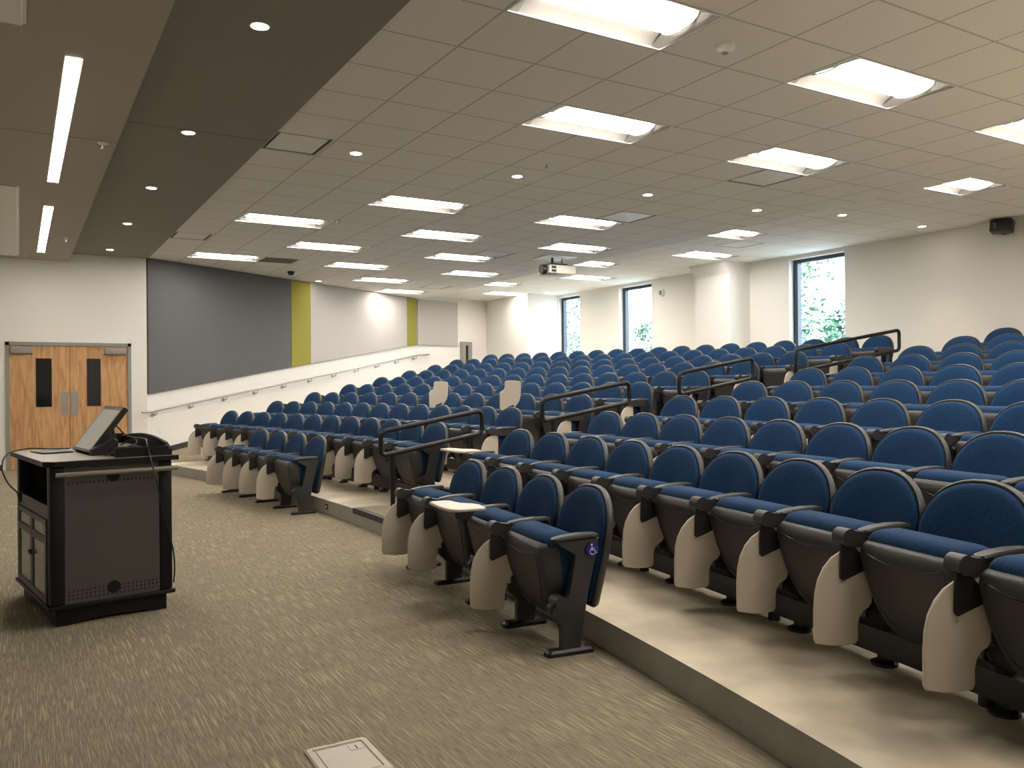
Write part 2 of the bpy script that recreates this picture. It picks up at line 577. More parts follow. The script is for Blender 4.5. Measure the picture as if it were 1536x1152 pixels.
# ceiling
TROFF = [(0, 0), (0, 12), (0, 18), (2, 3), (2, 9), (2, 15), (4, 0), (4, 12), (4, 18), (6, 3), (6, 9), (6, 15), (6, 21), (8, 0), (8, 12), (8, 18), (8, 24),
         (0, -6), (4, -6), (8, -6), (2, -3), (6, -3)]
T_LOW = []
for i, j in TROFF:
    x, y = GX + GRID * i, GY + GRID * j
    T_LOW.append((x, x + 2 * GRID, y - GRID, y))
T_UP = [(9.03, 9.03 + 2 * GRID, y - GRID, y) for y in (6.12, 9.79, 13.50, 17.20)] + \
       [(10.33, 10.33 + 2 * GRID, y - GRID, y) for y in (11.64, 15.30, 18.93)] + [(9.03, 9.03 + 2 * GRID, 1.85, 1.85 + GRID)]
V_LOW = [(1.985, 2.50, 7.35, 7.94, 'a'), (1.985, 2.50, 12.83, 13.42, 'a'), (3.745, 4.345, 14.67, 15.26, 'g'),
         (6.795, 7.39, 6.135, 6.73, 'b'), (6.795, 7.39, 8.575, 9.17, 'b'), (6.795, 7.39, 12.235, 12.83, 'b'), (8.03, 8.60, 17.1, 17.7, 'b')]
V_UP = [(10.27, 10.85, 9.86, 10.45, 'b')]
c = MB()
for x0, x1, y0, y1 in rects_minus_holes(SOF_X - 0.03, STEP_X, YS, 21.0, T_LOW + [v[:4] for v in V_LOW]):
    c.add([(x0, y0, CEIL), (x0, y1, CEIL), (x1, y1, CEIL), (x1, y0, CEIL)], [(0, 1, 2, 3)])
structure(c.build('ceiling', M['tile']))
c = MB()
for x0, x1, y0, y1 in rects_minus_holes(9.0, XW + 0.02, YS, 21.0, T_UP + [v[:4] for v in V_UP]):
    c.add([(x0, y0, CEIL_UP), (x0, y1, CEIL_UP), (x1, y1, CEIL_UP), (x1, y0, CEIL_UP)], [(0, 1, 2, 3)])
structure(c.build('ceiling_raised', M['tile']))
structure(MB().box(STEP_X - 0.015, STEP_X, YS, 20.2, CEIL - 0.004, CEIL_UP).build('trim_1', M['white']))
structure(MB().box(LOW_X - 0.02, SOF_X, YS, YD, SOF_MID, 3.75).build('ceiling_soffit', M['soffit']))
structure(MB().box(XF, LOW_X, YS, YD, SOF_LOW, 3.75).build('ceiling_soffit_low', M['soffit_low']))
# joints between the soffit boards
j = MB()
for y in (7.62,):
    j.box(LOW_X, SOF_X, y, y + 0.006, SOF_MID - 0.0012, SOF_MID)
    j.box(XF, LOW_X, y + 0.2, y + 0.206, SOF_LOW - 0.0012, SOF_LOW)
structure(j.build('trim_2', M['nosing']))

# stepped tiers: each one a curved slab, concrete top, painted riser
def arc_slab(name, r0, r1, z0, z1, tl, tr, mats, n=48, outer=None, bolts=False):
    b = MB()
    th = [tl + (tr - tl) * i / n for i in range(n + 1)]
    def ro(t):
        return r1 if outer is None else outer(t)
    top = [(polar(r0, t, z1), polar(ro(t), t, z1)) for t in th]
    bot = [(polar(r0, t, z0), polar(ro(t), t, z0)) for t in th]
    vs = [p for a, c in zip(top, bot) for p in (a[0], a[1], c[0], c[1])]
    fs = []
    for i in range(n):
        k, q = 4 * i, 4 * i + 4
        fs += [(k, q, q + 1, k + 1), (k + 2, k + 3, q + 3, q + 2), (k, k + 2, q + 2, q), (k + 1, q + 1, q + 3, k + 3)]
    fs += [(0, 1, 3, 2), (4 * n, 4 * n + 2, 4 * n + 3, 4 * n + 1)]
    b.add(vs, fs)
    o = b.build(name, mats)
    if len(mats) > 1:
        for p in o.data.polygons:
            p.material_index = 0 if p.normal.z > 0.5 else 1
    return o
for k in range(9):
    r0 = TIER_R[k]
    last = k == 8
    r1 = TIER_R[k + 1] + 0.02 if not last else 36.0
    tl = theta_wall(r0 + 0.3) - 0.012
    outer = (lambda t: (XW + 0.05 - CX) / sin(t)) if last else None

    tl = max(tl, 1.19)
    chair_edge = (LT[k + 2][0] if k + 2 <= 10 else LT[10][0]) - 0.34 / r0
    wall_edge = tl
    if k > 0:
        tl = chair_edge
    o = arc_slab('floor_tier', r0, r1, 0 if k == 0 else LEVEL[k] - 0.05, LEVEL[k + 1], tl, pi - wall_edge, [M['concrete'], M['riser']], outer=outer)
    structure(o)
    # carpeted stair zones with a dark nosing: centre aisle and the strip along the panel wall
    half = 0.50 / r0
    mid = pi / 2 - AISLE / r0
    zones = [(mid - half, mid + half)]
    if k == 0:
        zones.append((tl, min(chair_edge + 0.05 / r0, tl + 2.2 / r0)))
    for a, b_ in zones:
        if b_ - a < 0.005:
            continue
        structure(arc_slab('floor_runner', r0 + 0.055, min(r1, 36), LEVEL[k + 1] - 0.02, LEVEL[k + 1] + 0.006, a, b_, [M['carpet']], n=6))
        structure(arc_slab('trim_3', r0 - 0.006, r0 + 0.055, LEVEL[k + 1] - 0.045, LEVEL[k + 1] + 0.007, a, b_, [M['nosing']], n=6))
# carpeted ramp between the left block and the panel wall
b = MB()
st = []
for i in range(41):
    R = TIER_R[1] - 0.25 + i * (35.6 - TIER_R[1]) / 40
    q = max(0.0, min(8.0, (R - TIER_R[1]) / 0.9614))
    k0 = int(q)
    e0, e1 = [(LT[min(10, k + 3)][0] - 0.30 / R) for k in (k0, k0 + 1)]
    te = e0 + (e1 - e0) * (q - k0)
    z = LEVEL[1] + 0.008 + max(0.0, R - TIER_R[1]) * 0.1455
    st.append((polar(R, theta_wall(R) - 0.006, z), polar(R, te, z)))
b.add([p for s_ in st for p in s_], [(2 * i, 2 * i + 1, 2 * i + 3, 2 * i + 2) for i in range(40)])
structure(b.build('floor_ramp', M['carpet']))
# pairs of screw heads on the first riser
b = MB()
for i in range(-14, 20):
    for d in (0, 0.018):
        for z in (0.045, 0.112):
            if (i + (z > 0.1)) % 2:
                continue
            t = pi / 2 + (0.35 * i + d) / TIER_R[0] + 0.02
            a = polar(TIER_R[0] + 0.001, t, z)
            b.cyl(a, polar(TIER_R[0] - 0.003, t, z), 0.006, 8)
structure(b.build('trim_4', M['riser']))
# dark stringer along the slanted wall
def on_wall(x, z, off=0.0):
    y = YD + 0.6085 * (x - 1.93)
    return Vector((x, y, z)) + n_l * off
structure(MB().prism([on_wall(1.95, 0, -0.045), on_wall(8.9, 0.9, -0.045), on_wall(8.9, 1.36, -0.045), on_wall(1.95, 0.20, -0.045)], n_l * 0.03).build('baseboard_left', M['nosing']))
structure(MB().box(XF, DX0 - 0.05, YD - 0.012, YD, 0, 0.1).build('baseboard_far', M['nosing']))
structure(MB().box(DX1 + 0.05, 1.93, YD - 0.012, YD, 0, 0.1).build('baseboard_far.001', M['nosing']))

# ------------------------------------------------------------ doors
dr = thing('double_door', 'pair of oak veneer doors with narrow dark glass lights in a grey frame', 'door', (0.75, YD, 0))
fr = MB()
fr.box(DX0, DX0 + 0.055, YD - 0.015, YD + 0.16, 0, DH)
fr.box(DX1 - 0.055, DX1, YD - 0.015, YD + 0.16, 0, DH)
fr.box(DX0, DX1, YD - 0.015, YD + 0.16, DH - 0.055, DH)
def local(o, root):
    """keep a mesh built in world coordinates where it is under its root"""
    o.matrix_parent_inverse = root.matrix_world.inverted() if False else Matrix.Translation(-root.location)
    return o
local(fr.build('door_frame', M['trim_grey'], dr), dr)
for a, b_, gx0, gx1, px0, px1, c0, c1 in ((DX0 + 0.057, 0.742, 0.26, 0.475, 0.611, 0.718, -0.10, 0.215), (0.748, DX1 - 0.057, 1.005, 1.20, 0.76, 0.866, 1.275, 1.594)):
    m = MB()
    g0, g1 = 1.02, 1.805
    for x0, x1, z0, z1 in ((a, gx0, 0.008, DH - 0.058), (gx1, b_, 0.008, DH - 0.058), (gx0, gx1, 0.008, g0), (gx0, gx1, g1, DH - 0.058)):
        m.box(x0, x1, YD + 0.005, YD + 0.05, z0, z1)
    leaf = local(m.build('door_leaf', M['wood'], dr), dr)
    MB().box(gx0, gx1, YD + 0.02, YD + 0.03, g0, g1).build('glass_light', M['darkglass'], leaf)
    fm = MB()
    for x0, x1, z0, z1 in ((gx0 - 0.008, gx0, g0 - 0.008, g1 + 0.008), (gx1, gx1 + 0.008, g0 - 0.008, g1 + 0.008), (gx0, gx1, g0 - 0.008, g0), (gx0, gx1, g1, g1 + 0.008)):
        fm.box(x0, x1, YD + 0.001, YD + 0.006, z0, z1)
    fm.build('glazing_bead', M['black'], leaf)
    MB().rbox(px0, px1, YD + 0.001, YD + 0.005, 0.855, 1.262, 0.001, 1).build('push_plate', M['steel'], leaf)
    cl = MB()
    cl.rbox(c0, c1, YD - 0.06, YD + 0.005, 1.89, 1.985, 0.008)
    cl.box((c0 + c1) / 2 - 0.01, (c0 + c1) / 2 + 0.01, YD - 0.055, YD - 0.035, 1.975, 1.995)
    s = 1 if c0 < 0.5 else -1
    p0 = Vector(((c0 + c1) / 2, YD - 0.045, 1.99))
    cl.tube([p0, p0 + Vector((s * 0.25, 0.0, 0.01)), p0 + Vector((s * 0.38, 0.03, 0.02))], 0.006, 6)
    cl.build('door_closer', M['bulb_grey'], leaf)

# ------------------------------------------------------------ fabric wall panels
def fabric_panel(x0, x1, zb0, zb1, ztop, m, label, t=0.048):
    b = MB().prism([on_wall(x0, zb0, -0.0485), on_wall(x1, zb1, -0.0485), on_wall(x1, ztop, -0.0485), on_wall(x0, ztop, -0.0485)], n_l * t, bevel=0.006)
    return tag(b.build('acoustic_panel', m), label, 'wall panel', 'fabric panels along the slanted wall')
fabric_panel(1.96, 4.985, 1.205, 1.725, 3.575, M['fabric_dark'], 'large charcoal fabric wall panel beside the double door')
fabric_panel(4.995, 5.49, 1.727, 1.807, 3.575, M['fabric_olive'], 'wider olive yellow fabric strip beside the large charcoal panel')
fabric_panel(5.50, 8.605, 1.809, 2.318, 3.575, M['fabric_light'], 'long light grey fabric wall panel between the two olive strips')
fabric_panel(8.615, 8.965, 2.320, 2.360, 3.575, M['fabric_olive'], 'narrower olive yellow fabric strip at the bend of the wall')
d2 = Vector((0.9661, 0.2581, 0))
n2 = Vector((0.2581, -0.9661, 0))
def on_wall2(x, z, off=0.0):
    return Vector((x, 19.99 + 0.2672 * (x - 8.98), z)) + n2 * off
b = MB().prism([on_wall2(9.0, 2.37), on_wall2(10.36, 2.37), on_wall2(10.36, 3.56), on_wall2(9.0, 3.56)], n2 * 0.05, bevel=0.006)
tag(b.build('acoustic_panel', M['fabric_light']), 'small square light grey fabric panel nearest the rear corner', 'wall panel', 'fabric panels along the slanted wall')

# wall handrail with brackets
hr = thing('wall_handrail', 'steel handrail climbing the white wall below the fabric panels', 'handrail', (1.93, YD, 0))
pts = [on_wall(1.80, 0.895, 0.06), on_wall(1.93, 0.895, 0.06)] + [on_wall(8.96, 2.10, 0.06), on_wall2(9.35, 2.125, 0.06)]
local(MB().tube(smooth_path(pts, 0.08), 0.019, 10).build('rail', M['steel'], hr), hr)
for i in range(11):
    x = 2.05 + 0.683 * i
    z = 0.895 + (x - 1.93) * 0.1712
    p = on_wall(x, z - 0.02, 0.06)
    b = MB().tube(smooth_path([p, p - Vector((0, 0, 0.06)), on_wall(x, z - 0.08, -0.045)], 0.03), 0.008, 8)
    b.cyl(on_wall(x, z - 0.08, -0.045), on_wall(x, z - 0.08, -0.03), 0.035, 16)
    local(b.build('bracket', M['steel'], hr), hr)

# wall plates
for x, word in ((2.061, 'left'), (2.204, 'right')):
    p = thing('outlet_plate', word + ' one of two white outlet plates low on the wall below the steel handrail', 'outlet', tuple(on_wall(x, 0.54, -0.05)),
              atan2(0.520, 0.854), 'white outlet plates on the side wall')
    MB().rbox(-0.036, 0.036, -0.007, 0.0, -0.06, 0.06, 0.003, 1).build('plate', M['white'], p)
    q = MB()
    for z in (-0.022, 0.022):
        q.rbox(-0.015, 0.015, -0.0095, -0.006, z - 0.013, z + 0.013, 0.004, 1)
    q.build('socket', M['white'], p)

# fire extinguisher cabinet
fc = thing('extinguisher_cabinet', 'grey metal fire extinguisher cabinet with narrow glass slot near the rear corner', 'cabinet', tuple(on_wall2(10.67, 1.85)), atan2(0.2581, 0.9661))
MB().rbox(-0.21, 0.21, -0.05, 0, 0, 0.65, 0.006, 1).build('frame', M['bulb_grey'], fc)
dm = MB()
dm.box(-0.16, -0.045, -0.062, -0.05, 0.04, 0.61)
dm.box(0.045, 0.16, -0.062, -0.05, 0.04, 0.61)
dm.box(-0.045, 0.045, -0.062, -0.05, 0.04, 0.10)
dm.box(-0.045, 0.045, -0.062, -0.05, 0.55, 0.61)
dm.build('door', M['steel'], fc)
MB().box(-0.045, 0.045, -0.056, -0.051, 0.10, 0.55).build('window', M['darkglass'], fc)

# strobe on the window wall, wall speaker
st = thing('fire_strobe', 'small round white alarm strobe on the wall right of the middle window', 'alarm', (XW, 14.245, 3.34), -pi / 2)
MB().cyl((0, 0, 0), (0, -0.05, 0), 0.085, 24).build('housing', M['white'], st)
MB().rbox(-0.03, 0.03, -0.085, -0.045, -0.045, 0.045, 0.01).build('lens', M['bulb_grey'], st)
sp = thing('wall_speaker', 'small black loudspeaker high on the white window wall', 'speaker', (XW, 6.73, 3.52), -pi / 2)
sb = MB()
sb.rbox(-0.14, 0.14, -0.27, -0.09, -0.09, 0.09, 0.015, mtx=Matrix.Rotation(radians(-12), 4, 'X') @ Matrix.Rotation(radians(14), 4, 'Z'))
bx_ = sb.build('cabinet', M['black'], sp)
MB().cyl(Vector((-0.01, -0.285, 0.04)), Vector((0.0, -0.26, 0.04)), 0.055, 20).build('driver', M['plastic'], bx_)
MB().cyl((0, 0, 0), (0, -0.10, 0), 0.02, 10).rbox(-0.05, 0.05, -0.01, 0, -0.06, 0.06, 0.002, 1).build('bracket', M['black'], sp)

# ------------------------------------------------------------ troffers, downlights, strips
def make_troffer():
    root = thing('ceiling_troffer', 'x', 'ceiling light')
    f = MB()
    t = 0.014
    for a in ((-0.608, 0.608, -0.303, -0.303 + t), (-0.608, 0.608, 0.303 - t, 0.303), (-0.608, -0.608 + t, -0.303 + t, 0.303 - t), (0.608 - t, 0.608, -0.303 + t, 0.303 - t)):
        f.box(*a, -0.003, 0.012)
    f.build('frame', M['white'], root)
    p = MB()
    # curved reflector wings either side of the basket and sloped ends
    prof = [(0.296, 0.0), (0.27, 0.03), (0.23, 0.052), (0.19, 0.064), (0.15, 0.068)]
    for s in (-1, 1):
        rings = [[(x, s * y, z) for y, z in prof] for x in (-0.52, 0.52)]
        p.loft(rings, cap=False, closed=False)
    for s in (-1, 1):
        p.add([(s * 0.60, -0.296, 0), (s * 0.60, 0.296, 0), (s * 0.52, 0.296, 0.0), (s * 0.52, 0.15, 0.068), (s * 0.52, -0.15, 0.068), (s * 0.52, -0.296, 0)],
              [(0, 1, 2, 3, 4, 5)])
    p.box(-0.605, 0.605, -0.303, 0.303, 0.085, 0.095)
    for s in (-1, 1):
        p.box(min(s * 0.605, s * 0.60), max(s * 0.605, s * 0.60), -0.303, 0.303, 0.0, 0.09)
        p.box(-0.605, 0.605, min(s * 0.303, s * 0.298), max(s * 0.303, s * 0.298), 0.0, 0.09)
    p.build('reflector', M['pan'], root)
    d = MB()
    n = 8
    rings = []
    for x, k in ((-0.50, 0.55), (-0.485, 0.85), (-0.46, 1.0), (0.46, 1.0), (0.485, 0.85), (0.50, 0.55)):
        rings.append([(x, 0.17 * k * cos(pi * i / n), 0.072 - 0.062 * k * sin(pi * i / n) ** 0.8) for i in range(n + 1)])
    d.loft(rings, cap=True)
    d.build('diffuser', M['lamp'], root)
    for s in (-1, 1):
        r = MB()
        pr = [(s * (0.515), 0.178 * cos(pi * i / n), 0.074 - 0.068 * sin(pi * i / n) ** 0.8) for i in range(n + 1)]
        r.tube(pr, 0.006, 6)
        r.build('end_rib', M['bulb_grey'], root)
    return root
tro = make_troffer()
index_children()
col_word = {2.52: 'over the front rows', 3.74: 'second line', 4.96: 'third line', 6.18: 'fourth line', 7.4: 'fifth line'}
LINES = sorted({round(t[0], 2) for t in T_LOW})
first = True
by_line = {}
for (x0, x1, y0, y1), z in [(t, CEIL) for t in T_LOW] + [(t, CEIL_UP) for t in T_UP]:
    by_line.setdefault((round(x0, 2), z), []).append((x0, x1, y0, y1, z))
li = 0
for key in sorted(by_line):
    li += 1
    fix = sorted(by_line[key], key=lambda a: a[2])
    vis = [a for a in fix if a[2] > 3.0 or a[4] > CEIL + 0.01]
    for a in fix:
        x0, x1, y0, y1, z = a
        loc = ((x0 + x1) / 2, (y0 + y1) / 2, z)
        if first:
            o = tro
            o.location = loc
            first = False
        else:
            o = copy_tree(tro, loc, 0)
        o['group'] = 'recessed troffers in the tiled ceiling'
        if a in vis and not (z == CEIL_UP and y1 < 3):
            o['label'] = f"lit recessed ceiling troffer, {ORD[li]} line back from the dark soffit, {ORD[1 + [v for v in vis if not (v[4] == CEIL_UP and v[3] < 3)].index(a)]} from the camera"
        else:
            o['label'] = f"lit recessed ceiling troffer in line {ORD[li]} back, overhead beside the camera at {ORD[1 + fix.index(a)]} place"

def downlight(x, y, z, label, spot=0, group='small round downlights'):
    o = thing('downlight', label, 'downlight', (x, y, z), 0, group)
    n = 24
    b = MB()
    rings = []
    for r, h in ((0.052, 0.0), (0.054, -0.003), (0.062, -0.003), (0.064, 0.0)):
        rings.append([(r * cos(2 * pi * i / n), r * sin(2 * pi * i / n), h) for i in range(n)])
    b.loft(rings, cap=False)
    b.build('trim_ring', M['white'], o)
    MB().cyl((0, 0, -0.002), (0, 0, 0.004), 0.052, 20).build('lens', M['spot'], o)
    if spot:
        L = bpy.data.lights.new('downlight_beam', 'SPOT')
        L.energy = spot
        L.color = (1.0, 0.88, 0.72)
        L.spot_size = radians(75)
        L.spot_blend = 0.8
        L.shadow_soft_size = 0.05
        lo = bpy.data.objects.new('downlight_beam', L)
        COL.objects.link(lo)
        lo.parent = o
        lo.location = (0, 0, -0.01)
for i, y in enumerate((5.20, 7.70, 10.05, 12.42, 14.92)):
    downlight(1.30, y, SOF_MID, f'round downlight in the dark soffit, {ORD[i + 1]} from the camera', 25, 'downlights in the dark soffit')
for i, (x, y, z) in enumerate(((2.83, 7.68, CEIL), (4.66, 7.69, CEIL), (6.48, 7.69, CEIL), (8.32, 7.69, CEIL), (9.98, 7.66, CEIL_UP), (11.80, 7.64, CEIL_UP))):
    downlight(x, y, z, f'round downlight in the tiled ceiling above the aisle, {ORD[i + 1]} back from the soffit', 25 if i < 5 else 45, 'downlights in the tiled ceiling')
for x, y, w_ in ((11.75, 17.9, 'near the far left corner'), (5.6, 17.55, 'close to the light grey wall panel')):
    downlight(x, y, CEIL_UP if x > 9 else CEIL, 'round downlight in the tiled ceiling ' + w_, 16, 'downlights in the tiled ceiling')
for y0, y1, w_ in ((5.93, 9.62, 'longer and nearer'), (10.97, 14.72, 'farther')):
    o = thing('strip_light', w_ + ' of the two linear strip lights in the low taupe soffit', 'ceiling light', (0.32, (y0 + y1) / 2, SOF_LOW), 0, 'linear strip lights')
    h = (y1 - y0) / 2
    MB().box(-0.047, 0.047, -h, h, -0.004, 0.0).build('diffuser', M['strip'], o)
    MB().box(-0.055, -0.047, -h - 0.008, h + 0.008, -0.003, 0.0).box(0.047, 0.055, -h - 0.008, h + 0.008, -0.003, 0.0).build('channel', M['white'], o)

# ceiling diffusers
vn = 0
for x0, x1, y0, y1, kind in V_LOW + V_UP:
    z = CEIL if x0 < 9 else CEIL_UP
    vn += 1
    names = ['square air diffuser touching the dark soffit, nearer one', 'square air diffuser touching the dark soffit, farther one',
             'dark square return grille behind a troffer near the charcoal panel', 'square air diffuser beside a troffer, nearest the camera',
             'square air diffuser with bright reflection in mid ceiling', 'square air diffuser in the ceiling left of the projector',
             'square air diffuser far back near the wall bend', 'square air diffuser in the raised rear ceiling strip']
    o = thing('air_diffuser', names[vn - 1], 'vent', ((x0 + x1) / 2, (y0 + y1) / 2, z), 0, 'air diffusers in the ceiling')
    a, c_ = (x1 - x0) / 2, (y1 - y0) / 2
    if kind == 'g':
        g = MB()
        for i in range(16):
            y = -c_ + 0.02 + i * (2 * c_ - 0.04) / 15
            g.box(-a + 0.01, a - 0.01, y - 0.003, y + 0.003, 0.0, 0.02)
        g.build('grille', M['bulb_grey'], o)
        MB().box(-a, a, -c_, c_, 0.02, 0.03).build('backing', M['plastic'], o)
    else:
        MB().rbox(-a + 0.035, a - 0.035, -c_ + 0.035, c_ - 0.035, 0.0, 0.012, 0.003, 1).build('plaque', M['white'], o)
        MB().box(-a, a, -c_, c_, 0.085, 0.09).box(-a, -a + 0.012, -c_, c_, 0, 0.09).box(a - 0.012, a, -c_, c_, 0, 0.09).box(-a, a, -c_, -c_ + 0.012, 0, 0.09).box(-a, a, c_ - 0.012, c_, 0, 0.09).build('plenum', M['bulb_grey'], o)

# smoke detector, sprinklers, ceiling camera
sd = thing('smoke_detector', 'white round smoke detector on the ceiling between the two nearest troffers', 'smoke detector', (4.06, 4.02, CEIL))
MB().tube([(0, 0, 0), (0, 0, -0.02), (0, 0, -0.05)], [0.065, 0.065, 0.045], 24).build('body', M['white'], sd)
MB().cyl((0, 0, -0.05), (0, 0, -0.056), 0.02, 12).build('sensor', M['bulb_grey'], sd)
for x, y, z, w_ in ((4.64, 7.08, CEIL, 'in the tiles above the front rows'), (0.64, 7.90, SOF_LOW, 'in the low taupe soffit'), (3.75, 10.9, CEIL, 'in the tiles near the second troffer line'),
                    (6.2, 13.0, CEIL, 'in the tiles far back'), (0.60, 13.2, SOF_LOW, 'in the far end of the taupe soffit')):
    o = thing('fire_sprinkler', 'small pendant fire sprinkler ' + w_, 'sprinkler', (x, y, z), 0, 'ceiling fire sprinklers')
    MB().tube([(0, 0, 0), (0, 0, -0.012)], [0.045, 0.03], 16).build('escutcheon', M['white'], o)
    MB().cyl((0, 0, -0.01), (0, 0, -0.045), 0.008, 8).cyl((0, 0, -0.045), (0, 0, -0.048), 0.02, 10).build('head', M['steel'], o)
o = thing('ceiling_camera', 'small black dome camera on the ceiling above the olive strip', 'camera', (4.64, 16.28, CEIL))
MB().tube([(0, 0, 0), (0, 0, -0.03), (0, 0, -0.075)], [0.07, 0.07, 0.04], 16).build('dome', M['black'], o)

# white screen housings at the left edge of the taupe soffit
for y0, y1, x1, w_ in ((YS + 1, 5.50, 0.055, 'nearer'), (10.0, 15.2, 0.03, 'farther')):
    o = thing('screen_housing', w_ + ' white projection screen housing under the taupe soffit', 'screen housing', (x1, (y0 + y1) / 2, SOF_LOW), 0, 'white screen housings')
    h = (y1 - y0) / 2
    MB().rbox(-0.30, -0.02, -h, h, -0.02, 0.0, 0.003, 1).build('case', M['white'], o)
    MB().box(-0.02, 0.0, -h, h, -0.008, 0.0).build('flange', M['white'], o)

# projector
pj = thing('ceiling_projector', 'ivory ceiling projector with black round lens hanging from a mount', 'projector', (8.25, 12.35, CEIL), radians(0))
MB().rbox(-0.30, 0.30, -0.28, 0.25, -0.012, 0, 0.002, 1).build('mount_plate', M['white'], pj)
MB().cyl((-0.05, 0, -0.01), (-0.05, 0, -0.12), 0.022, 12).cyl((0.16, 0, -0.01), (0.16, 0, -0.12), 0.008, 8).rbox(-0.16, 0.20, -0.12, 0.12, -0.155, -0.12, 0.006, 1).build('mount', M['black'], pj)
bd = MB().rbox(-0.24, 0.33, -0.20, 0.20, -0.31, -0.155, 0.02).build('body', M['projector'], pj)
MB().box(-0.20, -0.10, -0.204, -0.20, -0.225, -0.18).box(-0.20, -0.10, -0.204, -0.20, -0.285, -0.24).build('vent_slots', M['black'], bd)
MB().tube([(-0.24, -0.06, -0.235), (-0.28, -0.06, -0.235), (-0.33, -0.06, -0.235)], [0.085, 0.09, 0.08], 24).cyl((-0.33, -0.06, -0.235), (-0.334, -0.06, -0.235), 0.055, 20).build('lens', M['black'], pj)

# ------------------------------------------------------------ auditorium chair
BACK_L, LEAN = 0.616, radians(9.5)
def back_pt(x, s, d):
    """point on the backrest: x across, s up along the back, d behind its front face"""
    return Vector((x, 0.185 - 0.45 * x * x + s * sin(LEAN) + d * cos(LEAN), 0.19 + s * cos(LEAN) - d * sin(LEAN)))

def back_outline():
    side = [(0.190, 0.0), (0.208, 0.010), (0.217, 0.035), (0.234, 0.12), (0.254, 0.21), (0.270, 0.29), (0.277, 0.355)]
    arch = []
    for i in range(1, 10):
        a = (pi / 2) * i / 10
        arch.append((0.277 * cos(a) ** (2 / 2.3), 0.355 + (BACK_L - 0.355) * sin(a) ** (2 / 2.3)))
    right = side + arch
    return right + [(0.0, BACK_L)] + [(-x, s) for x, s in reversed(right)]
OUT = back_outline()
def scaled(k, d, bulge=0.0):
    sc = 0.33
    return [back_pt(x * k, sc + (s - sc) * k, d) for x, s in OUT]

def seat_ring(z, hw, yf, yb, r=0.04):
    """rounded-front ring of the folded seat, plan view at height z"""
    pts = []
    n = 4
    for i in range(n + 1):
        a = pi + (pi / 2) * i / n
        pts.append((-hw + r + r * cos(a), yf + r + r * sin(a), z))
    for i in range(n + 1):
        a = 1.5 * pi + (pi / 2) * i / n
        pts.append((hw - r + r * cos(a), yf + r + r * sin(a), z))
    pts += [(hw, yb, z), (0, yb, z), (-hw, yb, z)]
    return pts

def tablet_outline():
    # u forward(-)/back(+), v below the hinge; rounded front corner, notch at the rear
    pts = [(0.015, -0.045), (-0.02, -0.06), (-0.06, -0.085), (-0.095, -0.125), (-0.12, -0.175), (-0.133, -0.23), (-0.138, -0.30),
           (-0.138, -0.42), (-0.130, -0.435), (-0.06, -0.447), (0.0, -0.447), (0.045, -0.442), (0.055, -0.425), (0.055, -0.37), (0.062, -0.335),
           (0.080, -0.31), (0.105, -0.295), (0.118, -0.275), (0.118, -0.06), (0.105, -0.045)]
    return pts

def hanging_tablet(parent, side):
    """stored tablet with its dark bracket; side -1: right-hand (north) arm, +1: left-hand arm"""
    k = Vector((side * 0.272, -0.175, 0.553))
    u = Vector((0.20, 0.98, 0)) if side < 0 else Vector((-0.20, 0.98, 0))
    nrm = Vector((0, 0, 1)).cross(u) * -1        # towards +x
    def P(a, v, d):
        return k + u * a + Vector((0, 0, v)) + nrm * d
    t = MB().prism([P(a, v, -0.010) for a, v in tablet_outline()], nrm * 0.017, bevel=0.004, seg=1)
    t.build('tablet', M['tablet'], parent)
    d0 = 0.0075 if side < 0 else -0.0205
    w = MB().prism([P(a, v, d0) for a, v in ((-0.026, -0.01), (0.010, -0.01), (0.102, -0.118), (0.070, -0.142), (-0.018, -0.178), (-0.030, -0.165))], nrm * 0.013, bevel=0.002, seg=1)
    w.build('tablet_bracket', M['black'], parent)

